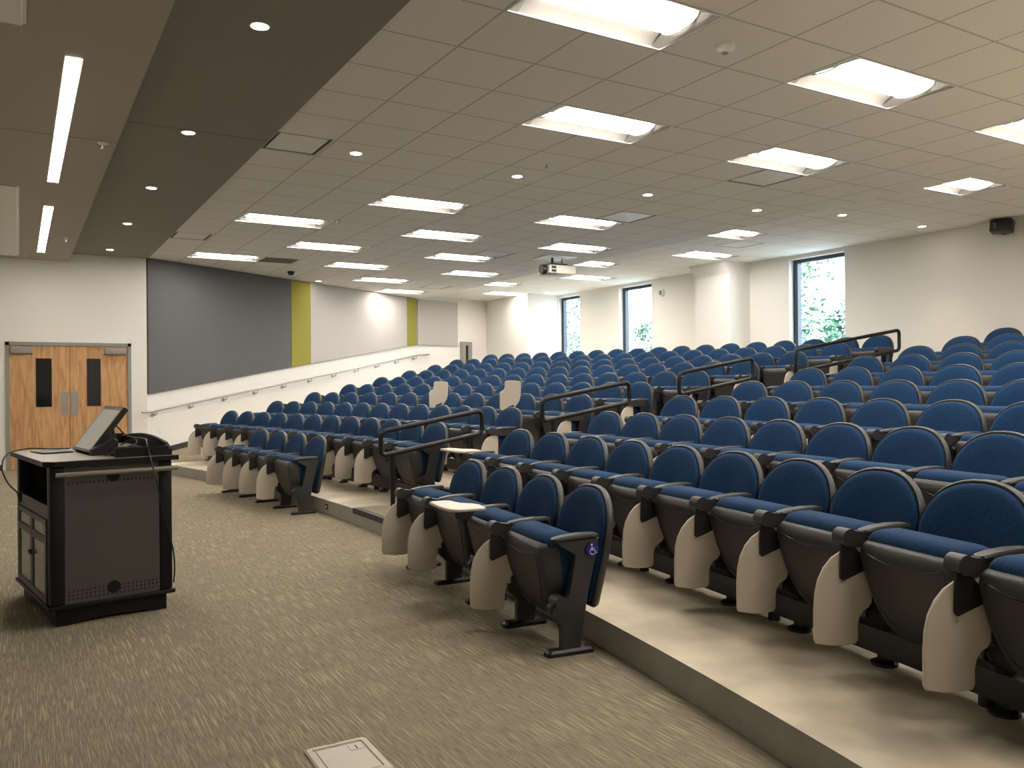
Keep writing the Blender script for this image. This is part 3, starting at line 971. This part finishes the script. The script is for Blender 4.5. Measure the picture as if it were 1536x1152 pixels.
def standard(parent, x, beam=False):
    """one upright of the row: leg, foot, armrest"""
    t = 0.021
    yz = [(-0.050, 0.02), (0.055, 0.02), (0.075, 0.16), (0.098, 0.30), (0.150, 0.50), (0.160, 0.567), (-0.085, 0.567), (-0.06, 0.540), (0.03, 0.49),
          (-0.006, 0.30), (-0.030, 0.275), (-0.100, 0.262), (-0.118, 0.245), (-0.112, 0.215), (-0.080, 0.180), (-0.050, 0.150)]
    b = MB().prism([(x - t, y, z) for y, z in yz], (2 * t, 0, 0), bevel=0.004, seg=1)
    b.cyl((x - 0.040, -0.062, 0.265), (x + 0.040, -0.062, 0.265), 0.032, 14)
    b.box(x - 0.034, x + 0.034, -0.105, -0.01, 0.20, 0.245)
    if beam:
        # slim black upright of the raised rows, carried by the beam
        b = MB().prism([(x - t, y, z) for y, z in ((0.02, 0.10), (0.085, 0.10), (0.10, 0.30), (0.150, 0.50), (0.160, 0.567), (-0.085, 0.567), (-0.06, 0.540), (0.03, 0.49), (0.0, 0.30), (-0.03, 0.27), (-0.09, 0.25), (-0.09, 0.215), (-0.03, 0.19), (0.01, 0.16))], (2 * t, 0, 0), bevel=0.004, seg=1)
        b.cyl((x - 0.036, -0.05, 0.235), (x + 0.036, -0.05, 0.235), 0.030, 12)
        b.box(x - 0.030, x + 0.030, 0.02, 0.085, 0.02, 0.12)
        leg = b.build('leg', M['black'], parent)
        MB().tube([(x, 0.03, 0.0), (x, 0.03, 0.012), (x, 0.03, 0.022)], [0.055, 0.055, 0.035], 14).build('foot', M['black'], leg)
    else:
        leg = b.build('leg', M['plastic'], parent)
    f = MB()
    fo = [(x + 0.034 * sx * (1 if abs(sy) < 1 else 0.6), 0.13 * sy, 0) for sx, sy in ((-1, -0.9), (-1, -1), (1, -1), (1, -0.9), (1, 0.9), (1, 1), (-1, 1), (-1, 0.9))]
    f.loft([[(p[0], p[1], 0.0) for p in fo], [(p[0], p[1], 0.018) for p in fo], [(x + (p[0] - x) * 0.7, p[1] * 0.9, 0.030) for p in fo]], smooth=False)
    if not beam:
        f.build('foot', M['black'], leg)
    # armrest pad: slim, slightly arched
    rings = []
    for y, w_, z0, z1 in ((-0.095, 0.012, 0.568, 0.574), (-0.085, 0.026, 0.566, 0.579), (-0.03, 0.032, 0.568, 0.588), (0.06, 0.032, 0.572, 0.594), (0.14, 0.028, 0.572, 0.592), (0.155, 0.022, 0.572, 0.588)):
        rings.append([(x - w_, y, z0), (x + w_, y, z0), (x + w_ * 1.02, y, (z0 + z1) / 2), (x + w_ * 0.8, y, z1), (x - w_ * 0.8, y, z1), (x - w_ * 1.02, y, (z0 + z1) / 2)])
    MB().loft(rings).build('armrest', M['plastic'], parent)
    return leg

def arm_hinge(parent, x):
    b = MB()
    b.loft([[(x - 0.022, y, z0), (x + 0.022, y, z0), (x + 0.022, y, z1), (x - 0.022, y, z1)] for y, z0, z1 in ((0.08, 0.50, 0.566), (-0.04, 0.498, 0.566), (-0.11, 0.508, 0.573), (-0.175, 0.516, 0.585))], smooth=False)
    b.cyl((x - 0.034, -0.175, 0.553), (x + 0.034, -0.175, 0.553), 0.037, 18)
    b.build('tablet_hinge', M['hinge'], parent)

def make_chair(name, beam=True):
    root = thing(name, 'x', 'chair')
    sh = MB().loft([scaled(0.02, 0.012), scaled(0.5, 0.012), scaled(0.925, 0.008), scaled(0.938, -0.001), scaled(0.975, -0.003), scaled(1.0, 0.008), scaled(1.0, 0.024), scaled(0.97, 0.038), scaled(0.90, 0.042), scaled(0.5, 0.044), scaled(0.02, 0.044)])
    back = sh.build('backrest', M['plastic'], root, auto=50)
    cu = MB().loft([scaled(0.936, 0.004), scaled(0.932, -0.010), scaled(0.91, -0.020), scaled(0.84, -0.027), scaled(0.6, -0.031), scaled(0.3, -0.032), scaled(0.02, -0.032)], cap=True)
    cu.build('back_cushion', M['blue'], back, auto=60)
    # folded seat: moulded shell in front, cushion behind it
    prof = [(0.548, 0.205, -0.090, -0.045, 0.02), (0.543, 0.222, -0.122, -0.038, 0.025), (0.522, 0.233, -0.142, -0.035, 0.03), (0.49, 0.237, -0.145, -0.030, 0.03), (0.42, 0.235, -0.132, -0.022, 0.035), (0.34, 0.225, -0.114, -0.012, 0.04),
            (0.27, 0.205, -0.094, -0.002, 0.04), (0.21, 0.172, -0.072, 0.006, 0.035), (0.175, 0.130, -0.054, 0.012, 0.03), (0.165, 0.085, -0.040, 0.008, 0.02)]
    s = MB().loft([seat_ring(*a) for a in prof])
    seat = s.build('seat', M['plastic'], root, auto=50)
    half = [(0.0, 0.468), (0.07, 0.472), (0.13, 0.482), (0.180, 0.497), (0.196, 0.49), (0.198, 0.43), (0.190, 0.36), (0.168, 0.29), (0.13, 0.235), (0.07, 0.205), (0.0, 0.198)]
    full = half + [(-a, z) for a, z in reversed(half[1:-1])]
    def yf(z):
        P = [(q[0], q[2]) for q in prof]
        for (z1, y1), (z0, y0) in zip(P, P[1:]):
            if z0 <= z <= z1:
                return y0 + (y1 - y0) * (z - z0) / (z1 - z0)
        return -0.14
    MB().tube([(a, yf(z) - 0.0005, z) for a, z in full], 0.0032, 5, close=True).build('seat_groove', M['black'], seat)
    cprof = [(0.592, 0.165, -0.050, 0.010, 0.03), (0.589, 0.195, -0.075, 0.035, 0.03), (0.578, 0.214, -0.095, 0.055, 0.03), (0.56, 0.224, -0.108, 0.070, 0.03), (0.53, 0.230, -0.112, 0.080, 0.03), (0.40, 0.226, -0.070, 0.080, 0.03),
             (0.28, 0.200, -0.040, 0.070, 0.03), (0.20, 0.15, -0.02, 0.055, 0.02), (0.185, 0.12, -0.01, 0.04, 0.02)]
    MB().loft([seat_ring(*a) for a in cprof]).build('seat_cushion', M['blue'], seat, auto=60)
    standard(root, -0.272, beam)
    arm_hinge(root, -0.272)
    return root

chair = make_chair('auditorium_chair')
hanging_tablet(chair, -1)
floor_chair = make_chair('auditorium_chair', beam=False)
hanging_tablet(floor_chair, -1)
plain = make_chair('auditorium_chair')
hanging_tablet(plain, -1)
for ch in list(plain.children):
    if ch.name.split('.')[0] == 'tablet':
        bpy.data.objects.remove(ch)
index_children()

def side_extras(root, tablet, beam=True):
    standard(root, 0.272, beam)
    if tablet:
        arm_hinge(root, 0.272)
        hanging_tablet(root, 1)

def raised_tablet(root, mode):
    """swap the stored tablet for an open or upright one"""
    for c in list(root.children):
        if c.name.split('.')[0] in ('tablet', 'tablet_bracket'):
            bpy.data.objects.remove(c)
    k = Vector((-0.272, -0.175, 0.553))
    if mode == 'open':
        # turned level across the lap, long side along the row
        pts = [(-0.07, -0.155), (0.12, -0.165), (0.27, -0.150), (0.31, -0.115), (0.315, 0.03), (0.29, 0.065), (0.18, 0.075), (0.12, 0.055), (0.06, 0.0), (0.0, -0.015), (-0.06, -0.02), (-0.085, -0.06), (-0.085, -0.13)]
        MB().prism([(k.x + a, k.y + b_ - 0.01, 0.612) for a, b_ in pts], (0, 0, 0.017), bevel=0.004, seg=1).build('tablet', M['tablet'], root)
        MB().box(k.x - 0.02, k.x + 0.10, k.y - 0.06, k.y - 0.02, 0.570, 0.612).build('tablet_bracket', M['black'], root)
    else:
        # swung up: the stored outline turned half round about the hinge
        u = Vector((0.20, 0.98, 0))
        nrm = Vector((0, 0, 1)).cross(u) * -1
        def P(a, v, d):
            return k + u * (-a * 1.1) + Vector((0, 0, -v * 0.92)) + nrm * d
        MB().prism([P(a, v, -0.010) for a, v in tablet_outline()], nrm * 0.017, bevel=0.004, seg=1).build('tablet', M['tablet'], root)
        MB().prism([P(a, v, 0.0075) for a, v in ((-0.03, -0.02), (0.05, -0.02), (0.03, -0.09), (-0.05, -0.12))], nrm * 0.010, bevel=0.002, seg=1).build('tablet_bracket', M['black'], root)

ROWW = ['', 'front', 'second', 'third', 'fourth', 'fifth', 'sixth', 'seventh', 'eighth', 'ninth', 'rear tenth']
used = {'t': False, 'p': False, 'f': False}
def place(proto, key, row, th):
    p = polar(ROW_R[row - 1] + 0.0, th, LEVEL[row - 1])
    if not used[key]:
        used[key] = True
        proto.location = p
        proto.rotation_euler = (0, 0, -th)
        return proto
    return copy_tree(proto, p, -th)
for row in range(1, 11):
    ths = LT[row]
    n = len(ths)
    for k, th in enumerate(ths):
        from_aisle = n - k
        no_tab = row >= 2 and from_aisle == 1
        o = place(floor_chair, 'f', row, th) if row == 1 else place(plain if no_tab else chair, 'p' if no_tab else 't', row, th)
        o['group'] = 'folding chairs of the left block'
        if from_aisle == 1:
            o['label'] = f'blue folding auditorium chair at the aisle end of the {ROWW[row]} row, left block'
            side_extras(o, row >= 3, row > 1)
        elif k == 0:
            o['label'] = f'blue folding auditorium chair at the wall end of the {ROWW[row]} row, left block'
        else:
            o['label'] = f'blue folding auditorium chair, {ORD[from_aisle]} from the aisle in the {ROWW[row]} row, left block'
        if row == 4 and k in (8, 11):
            raised_tablet(o, 'up')
            o['label'] = f'blue auditorium chair with upright beige tablet, {ORD[from_aisle]} from aisle, fourth row, left block'
    ths = RT[row]
    if row > 1:
        ths = ths + [ths[-1] + 0.58 / ROW_R[row - 1]]
    n = len(ths)
    for k, th in enumerate(ths):
        o = place(floor_chair, 'f', row, th) if row == 1 else place(chair, 't', row, th)
        o['group'] = 'folding chairs of the right block'
        if k == 0:
            o['label'] = f'blue folding auditorium chair at the aisle end of the {ROWW[row]} row, right block'
        else:
            o['label'] = f'blue folding auditorium chair, {ORD[k + 1]} from the aisle in the {ROWW[row]} row, right block'
        if row == 1 and k == 2:
            raised_tablet(o, 'open')
            o['label'] = 'blue auditorium chair with open level tablet, front row of the right block'
        if row == 2 and k == 0:
            raised_tablet(o, 'open')
            o['label'] = 'blue auditorium chair with open level tablet, aisle end of second row, right block'
        if row == 1 and k == 3:
            side_extras(o, False, False)
            o['label'] = 'blue auditorium chair with round blue wheelchair badge on its end panel, front row'
            b = MB()
            b.cyl((0.296, 0.118, 0.512), (0.302, 0.118, 0.512), 0.036, 28)
            bd = b.build('access_badge', M['badge'], o)
            q = MB()
            X, cy_, cz = 0.3035, 0.118, 0.512
            q.cyl((0.302, cy_ - 0.004, cz + 0.024), (0.3035, cy_ - 0.004, cz + 0.024), 0.0055, 12)
            q.tube([(X, cy_ - 0.004, cz + 0.015), (X, cy_ - 0.002, cz - 0.002), (X, cy_ + 0.012, cz - 0.002), (X, cy_ + 0.019, cz - 0.018), (X, cy_ + 0.025, cz - 0.016)], 0.0024, 6)
            q.tube([(X, cy_ - 0.003, cz + 0.007), (X, cy_ + 0.010, cz + 0.007)], 0.002, 6)
            q.tube([(X, cy_ + 0.001 + 0.0155 * cos(a), cz - 0.009 + 0.0155 * sin(a)) for a in [radians(100 + 24 * i) for i in range(10)]], 0.0021, 6)
            q.build('wheelchair_symbol', M['badge_ink'], bd)

# mounting beams under the raised rows
for row in range(2, 11):
    for blk, ths in (('left', LT[row]), ('right', RT[row])):
        R = ROW_R[row - 1]
        a, b_ = ths[0] - 0.26 / R, ths[-1] + (0.27 if blk == 'left' else 0.85) / R
        m = MB()
        n = 24
        for r0, r1, z0, z1 in ((R + 0.0, R + 0.075, 0.045, 0.150),):
            rings = []
            for i in range(n + 1):
                t = a + (b_ - a) * i / n
                z = LEVEL[row - 1]
                rings.append([polar(r0, t, z + z0), polar(r1, t, z + z0), polar(r1, t, z + z1), polar(r0, t, z + z1)])
            m.loft(rings, smooth=False)
        nn = max(2, int((b_ - a) * R / 1.15))
        for i in range(nn + 1):
            t = a + (b_ - a) * (0.5 / nn if False else i / nn)
            p = polar(R + 0.04, min(max(t, a + 0.03 / R), b_ - 0.03 / R), LEVEL[row - 1])
            m.cyl(p, p + Vector((0, 0, 0.07)), 0.03, 10)
        o = m.build('seat_beam', M['black'])
        tag(o, f'black steel mounting beam under the chairs of the {ROWW[row]} row, {blk} block', 'beam', 'mounting beams under the chairs')

# ------------------------------------------------------------ centre aisle handrails
def floor_at(x):
    z = 0.0
    for k, r0 in enumerate(TIER_R):
        if x > CX + r0:
            z = LEVEL[k + 1] + 0.006
    return z
RAILS = [((2.85, 0.907), (3.905, 1.078), 0.222, 2.965, 3.76),
         ((4.61, 1.170), (5.74, 1.348), 0.222, 4.74, 5.60),
         ((6.465, 1.442), (7.64, 1.624), 0.245, 6.60, 7.50),
         ((8.405, 1.734), (10.50, 2.042), 0.28, 8.55, 10.31)]
RAILS = [(a, b_, d, (x0, floor_at(x0)), (x1, floor_at(x1))) for a, b_, d, x0, x1 in RAILS]
for i, (a, b_, dz, p0, p1) in enumerate(RAILS):
    o = thing('aisle_handrail', f'black tubular aisle handrail, {ORD[i + 1]} one up from the floor' + (', the longest' if i == 3 else ''), 'handrail', (p0[0], 7.15, p0[1]), 0, 'centre aisle handrails')
    def Q(x, z):
        return Vector((x - p0[0], 0, z - p0[1]))
    c0 = [Q(a[0], a[1]), Q(b_[0], b_[1]), Q(b_[0], b_[1] - dz), Q(a[0], a[1] - dz)]
    loop = smooth_path([(c0[0] + c0[1]) / 2, c0[1], c0[2], c0[3], c0[0], (c0[0] + c0[1]) / 2], 0.06, 5)[:-1]
    MB().tube(loop, 0.0235, 10, close=True).build('loop_rail', M['rail'], o)
    for (px, pz) in (p0, p1):
        f = (px - a[0]) / (b_[0] - a[0])
        zt = a[1] + (b_[1] - a[1]) * f - dz
        MB().tube([Q(px, zt), Q(px, pz)], 0.0225, 10).cyl(Q(px, pz), Q(px, pz + 0.006), 0.045, 16).build('post', M['rail'], o)

# outlet on the first riser, floor box
t = pi / 2 - 0.0345
p = polar(TIER_R[0], 0, 0)
th_o = 1.5708 - 2.63 / TIER_R[0]
o = thing('riser_outlet', 'small white socket in the grey riser of the first tier, left of the aisle', 'outlet', tuple(polar(26.334, 1.5169, 0.077)), -1.5169)
MB().box(-0.04, 0.04, -0.006, 0.0, -0.026, 0.026).build('plate', M['black'], o)
MB().box(-0.018, -0.003, -0.008, -0.006, -0.012, 0.012).box(0.003, 0.018, -0.008, -0.006, -0.012, 0.012).build('socket', M['white'], o)

# floor box near the camera
fb = thing('floor_box', 'ivory plastic floor box set in the carpet at the bottom edge', 'floor box', (1.115, 3.0, 0.0), radians(-1))
fb.location = (1.005, 2.86, 0)
b = MB()
ro = []
for k, z in ((1.0, 0.0), (1.0, 0.004), (0.94, 0.009), (0.80, 0.009), (0.79, 0.005)):
    hx, hy = 0.118 * k, 0.15 * (1 - (1 - k) * 0.8)
    pts = []
    for cx_, cy_, a0 in ((hx, hy, 0), (-hx, hy, 90), (-hx, -hy, 180), (hx, -hy, 270)):
        r = 0.012
        for i in range(4):
            a = radians(a0 + 30 * i)
            pts.append((cx_ - r * (1 if cx_ > 0 else -1) + r * cos(a), cy_ - r * (1 if cy_ > 0 else -1) + r * sin(a), z))
    ro.append(pts)
b.loft(ro, cap=True, smooth=False)
b.build('frame', M['ivory'], fb)
MB().rbox(-0.085, 0.085, -0.115, 0.11, 0.004, 0.008, 0.002, 1).build('lid', M['ivory'], fb)
MB().box(0.03, 0.085, 0.05, 0.052, 0.008, 0.0085).box(0.03, 0.0315, 0.05, 0.10, 0.008, 0.0085).box(-0.03, 0.0, 0.138, 0.140, 0.0093, 0.0096).box(-0.09, -0.088, 0.11, 0.135, 0.0093, 0.0096).box(-0.088, 0.088, 0.111, 0.1125, 0.008, 0.0087).build('seam', M['plastic'], fb)
MB().box(0.055, 0.060, 0.06, 0.09, 0.008, 0.0088).build('latch', M['black'], fb)

# ------------------------------------------------------------ lectern
LA = radians(9.1)
LO = Vector((0.1459, 5.2604, 0))
lt = thing('lectern', 'black rolling lectern cabinet with perforated grey side panel and smoked glass doors', 'lectern', LO, LA)
LW, LD = 0.660, 0.985
b = MB()
po = [(0.03, 0), (0.10, 0), (0.16, 0.012), (0.33, 0.022), (0.50, 0.012), (0.56, 0), (LW - 0.03, 0), (LW - 0.03, 0.10), (0.03, 0.10)]
b.prism([(x, 0.03, z) for x, z in po], (0, 0.02, 0))
b.prism([(x, LD - 0.05, z) for x, z in po], (0, 0.02, 0))
po2 = [(0.05, 0), (0.12, 0), (0.2, 0.012), (0.5, 0.022), (0.78, 0.012), (0.86, 0), (LD - 0.05, 0), (LD - 0.05, 0.10), (0.05, 0.10)]
b.prism([(0.03, y, z) for y, z in po2], (0.02, 0, 0))
b.prism([(LW - 0.05, y, z) for y, z in po2], (0.02, 0, 0))
b.build('base_skirt', M['lectern'], lt)
MB().rbox(-0.012, LW + 0.012, -0.012, LD + 0.012, 0.098, 0.122, 0.006).build('bottom_plate', M['lectern'], lt)
for n_, (x, y) in enumerate(((0, 0), (LW - 0.075, 0), (0, LD - 0.075), (LW - 0.075, LD - 0.075))):
    MB().rbox(x, x + 0.075, y, y + 0.075, 0.122, 0.90, 0.012).build('corner_post', M['lectern'], lt)
for nm, y0, y1 in (('side_panel', 0.006, 0.02), ('side_panel', LD - 0.02, LD - 0.006)):
    pnl = MB().box(0.075, LW - 0.075, y0, y1, 0.122, 0.815).build(nm, M['panel_grey'], lt)
    if y0 < 0.1:
        h = MB()
        for i in range(22):
            x = 0.095 + i * 0.0225
            for z in (0.148, 0.170, 0.192, 0.800):
                h.cyl((x, y0 - 0.0008, z), (x, y0 + 0.001, z), 0.0055, 6)
        h.build('perforation', M['lectern'], pnl)
        for z in (0.185, 0.83):
            g = MB()
            g.cyl((0.33, y0 - 0.003, z), (0.33, y0 + 0.001, z), 0.036, 24)
            g.build('cable_grommet', M['lectern'], pnl)
for y_ in (0.006, LD - 0.03):
    MB().box(0.075, LW - 0.075, y_, y_ + 0.024, 0.815, 0.90).build('top_rail', M['panel_grey'], lt)
MB().box(LW - 0.02, LW - 0.006, 0.075, LD - 0.075, 0.122, 0.90).build('rear_panel', M['panel_grey'], lt)
MB().box(0.02, LW - 0.02, 0.02, LD - 0.02, 0.655, 0.67).build('shelf', M['lectern'], lt)
MB().box(0.004, 0.02, 0.075, LD - 0.075, 0.60, 0.675).build('cross_rail', M['panel_grey'], lt)
MB().box(0.30, 0.31, 0.03, LD - 0.03, 0.67, 0.90).build('compartment_back', M['lectern'], lt)
for i in range(3):
    MB().cyl((0.02, 0.42 + 0.05 * i, 0.885), (0.012, 0.42 + 0.05 * i, 0.885), 0.006, 8).build('indicator', M['steel'], lt)
for k, (y0, y1) in enumerate(((0.077, 0.489), (0.493, LD - 0.077))):
    d = MB()
    f = 0.035
    for a in ((y0, y0 + f, 0.125, 0.597), (y1 - f, y1, 0.125, 0.597), (y0 + f, y1 - f, 0.125, 0.125 + f), (y0 + f, y1 - f, 0.567, 0.597), (y0 + f, y1 - f, 0.455, 0.50)):
        d.box(-0.006, 0.012, *a)
    door = d.build('cabinet_door', M['panel_grey'], lt)
    MB().box(0.0, 0.005, y0 + f, y1 - f, 0.125 + f, 0.567).build('glass', M['smoked'], door)
    hy = y1 - 0.02 if k == 0 else y0 + 0.02
    MB().cyl((-0.006, hy, 0.36), (-0.02, hy, 0.36), 0.013, 12).build('door_knob', M['black'], door)
# worktop with clipped corner
tp = [(-0.03 + 0.05, -0.03), (LW + 0.03, -0.03), (LW + 0.03, LD + 0.03), (-0.03, LD + 0.03), (-0.03, 0.02)]
MB().prism([(x, y, 0.90) for x, y in tp], (0, 0, 0.026)).build('top_substrate', M['lectern'], lt)
MB().prism([(x, y, 0.926) for x, y in tp], (0, 0, 0.004)).build('worktop', M['lectern_top'], lt)
# side rail tube
b = MB().cyl((0.02, -0.065, 0.855), (LW + 0.01, -0.065, 0.855), 0.014, 14)
rl = b.build('push_rail', M['rail_grey'], lt)
for x in (0.05, LW - 0.02):
    MB().cyl((x, -0.065, 0.855), (x, 0.01, 0.855), 0.008, 10).build('rail_bracket', M['black'], lt)
# arched shroud round the back of the worktop
z0 = 0.93
ar = [(0.0, z0), (LD, z0), (LD, 1.00)] + [(LD - LD * i / 12, 0.985 + 0.052 * sin(pi * min(1, (i + 1.5) / 14))) for i in range(1, 12)] + [(0.0, 0.965)]
b = MB().prism([(LW - 0.02, y, z) for y, z in ar], (0.02, 0, 0))
b.box(0.34, LW - 0.02, 0.0, 0.018, z0, 0.985)
b.box(0.50, LW - 0.02, LD - 0.018, LD, z0, 1.02)
b.build('shroud', M['lectern'], lt)
b = MB().box(0.42, 0.60, 0.40, 0.80, z0, 0.965).box(0.36, 0.46, 0.12, 0.2, z0, 0.955)
b.build('equipment_tray', M['black'], lt)

def on_lectern(x, y, z=0.0):
    return LO + Vector((x * cos(LA) - y * sin(LA), x * sin(LA) + y * cos(LA), z))
# touch monitor on its stand
mo = thing('monitor', 'tilted grey touch monitor with thick black edge standing on the lectern', 'monitor', on_lectern(0.275, 0.32, 0.93), LA)
sl = Vector((0.20, 0, 0.27))
nn = Vector((0.27, 0, -0.20)).normalized()
ydir = Vector((0, 0.43, 0))
o0 = Vector((0, 0, 0.016))
c4 = [o0, o0 + ydir, o0 + ydir + sl, o0 + sl]
MB().prism(c4, nn * 0.035, bevel=0.006).build('casing', M['black'], mo)
s_ = 0.055
def on_scr(a, b_, d=0.0):
    return o0 + ydir * a + sl * b_ - nn * d
MB().prism([on_scr(0.04, 0.05, 0.0012), on_scr(0.96, 0.05, 0.0012), on_scr(0.96, 0.92, 0.0012), on_scr(0.04, 0.92, 0.0012)], nn * 0.001).build('screen', M['screen'], mo)
fr = MB()
for a0, a1, b0, b1 in ((0.0, 1.0, 0.0, 0.05), (0.0, 1.0, 0.92, 1.0), (0.0, 0.04, 0.05, 0.92), (0.96, 1.0, 0.05, 0.92)):
    fr.prism([on_scr(a0, b0, 0.002), on_scr(a1, b0, 0.002), on_scr(a1, b1, 0.002), on_scr(a0, b1, 0.002)], nn * 0.002)
fr.build('bezel', M['bulb_grey'], mo)
b = MB().prism([(0.0, -0.06, 0.0), (0.15, -0.06, 0.0), (0.15, -0.06, 0.085), (0.125, -0.06, 0.098), (0.0, -0.06, 0.035)], (0, 0.055, 0), bevel=0.004)
b.prism([(0.06, 0.12, 0.0), (0.22, 0.12, 0.0), (0.20, 0.12, 0.02), (0.17, 0.12, 0.16), (0.13, 0.12, 0.14), (0.09, 0.12, 0.02)], (0, 0.2, 0), bevel=0.004)
b.build('stand', M['black'], mo)
# laptop sleeve and paper
lp = thing('tablet_computer', 'flat dark tablet computer lying behind the monitor foot on the lectern', 'tablet computer', on_lectern(0.15, 0.72, 0.93), LA + 0.1)
MB().rbox(-0.09, 0.09, -0.12, 0.12, 0.0, 0.009, 0.003).build('case', M['plastic'], lp)
pp = MB().prism([on_lectern(0.02, 0.80, 0.930), on_lectern(0.10, 0.68, 0.930), on_lectern(0.20, 0.88, 0.930), on_lectern(0.12, 0.97, 0.930)], (0, 0, 0.0015))
tag(pp.build('paper_sheet', M['white']), 'white paper sheet at the far edge of the lectern top', 'paper')
# cables
def cable(name, pts, label, r=0.0045):
    o = MB().tube(curve_path(pts, 6), r, 6).build(name, M['black'])
    tag(o, label, 'cable', 'loose black cables on the lectern')
    return o
c1 = cable('power_cable', [on_lectern(0.27, 0.80, 0.945), on_lectern(0.15, 0.86, 0.945), on_lectern(0.04, 0.82, 0.955), on_lectern(-0.09, 0.72, 0.935), on_lectern(-0.135, 0.62, 0.86), on_lectern(-0.11, 0.58, 0.77), on_lectern(-0.055, 0.56, 0.70)],
           'black cable looping off the left edge of the lectern and ending in a plug')
MB().cyl(on_lectern(-0.055, 0.56, 0.71), on_lectern(-0.050, 0.56, 0.655), 0.014, 10, 0.010).build('plug', M['black'], c1)
cable('power_cable', [on_lectern(0.46, 0.45, 1.10), on_lectern(0.50, 0.35, 1.035), on_lectern(0.56, 0.2, 1.02), on_lectern(0.53, 0.06, 1.01), on_lectern(0.52, -0.04, 0.93), on_lectern(0.54, -0.092, 0.80), on_lectern(0.575, -0.06, 0.66),
                      on_lectern(0.62, -0.03, 0.50), on_lectern(0.655, -0.02, 0.36), on_lectern(0.665, -0.015, 0.25), on_lectern(0.66, -0.01, 0.16)],
      'black cable hanging down the perforated front panel of the lectern from the monitor')
cable('power_cable', [on_lectern(0.30, 0.05, 0.945), on_lectern(0.40, 0.10, 0.97), on_lectern(0.50, 0.16, 1.0), on_lectern(0.52, 0.3, 1.02), on_lectern(0.48, 0.42, 0.975)],
      'short grey-black cable coiled behind the monitor on the lectern', 0.004)

# ------------------------------------------------------------ outside the windows
structure(MB().box(12.8, 70, -30, 70, -0.3, 0.0).build('lawn', M['grass']))
def tree(x, y, h, rad, label, n, zb=1.5, seed=1, kind='tree', leaf=0.16):
    rnd = random.Random(seed)
    t = thing('tree', label, kind, (x, y, 0), 0, 'trees outside the windows')
    b = MB().tube([(0, 0, 0), (0.05, 0.05, h * 0.35), (0.0, 0.1, h * 0.7)], [0.12, 0.09, 0.03], 8)
    cl = []
    for i in range(9):
        a = rnd.uniform(0, 2 * pi)
        rr = rad * rnd.uniform(0.3, 0.95)
        c_ = Vector((rr * cos(a), rr * sin(a), zb + (h - zb) * rnd.uniform(0.08, 0.95)))
        cl.append(c_)
        b.tube([(0.03, 0.05, max(0.3, c_.z * 0.6)), tuple(c_)], [0.03, 0.008], 5)
    b.build('trunk', M['bark'], t)
    lf = MB()
    for i in range(n):
        c_ = rnd.choice(cl)
        p = c_ + Vector((rnd.gauss(0, rad * 0.2), rnd.gauss(0, rad * 0.2), rnd.gauss(0, (h - zb) * 0.09)))
        u = Vector((rnd.uniform(-1, 1), rnd.uniform(-1, 1), rnd.uniform(-0.6, 0.6))).normalized()
        w_ = u.cross(Vector((rnd.uniform(-1, 1), rnd.uniform(-1, 1), 1))).normalized()
        s = leaf * rnd.uniform(0.5, 1.1)
        lf.add([p - u * s, p - w_ * s * 0.4, p + u * s, p + w_ * s * 0.4], [(0, 1, 2, 3)])
    lf.build('foliage', M['leaf'], t)
tree(22.0, 19.3, 7.5, 1.7, 'sparse leafy tree seen through the nearest tall window', 2600, 1.8, 3, leaf=0.14)
tree(18.0, 14.35, 3.1, 0.8, 'low green bush at the foot of the nearest window view', 1400, 0.4, 5, 'bush', 0.12)
tree(22.0, 26.6, 3.7, 1.5, 'green bush low in the middle window view', 3800, 0.4, 8, 'bush', 0.12)
tree(24.0, 35.0, 7.0, 1.8, 'leafy tree seen through the farthest window', 1800, 2.0, 11, leaf=0.16)

# daylight portals of the window openings
for a, b_ in WIN:
    L = bpy.data.lights.new('window_portal', 'AREA')
    L.shape = 'RECTANGLE'
    L.size = WTOP - SILL
    L.size_y = b_ - a
    L.cycles.is_portal = True
    lo = bpy.data.objects.new('window_portal', L)
    COL.objects.link(lo)
    lo.location = (XW + 0.24, (a + b_) / 2, (SILL + WTOP) / 2)
    lo.rotation_euler = (0, pi / 2, 0)
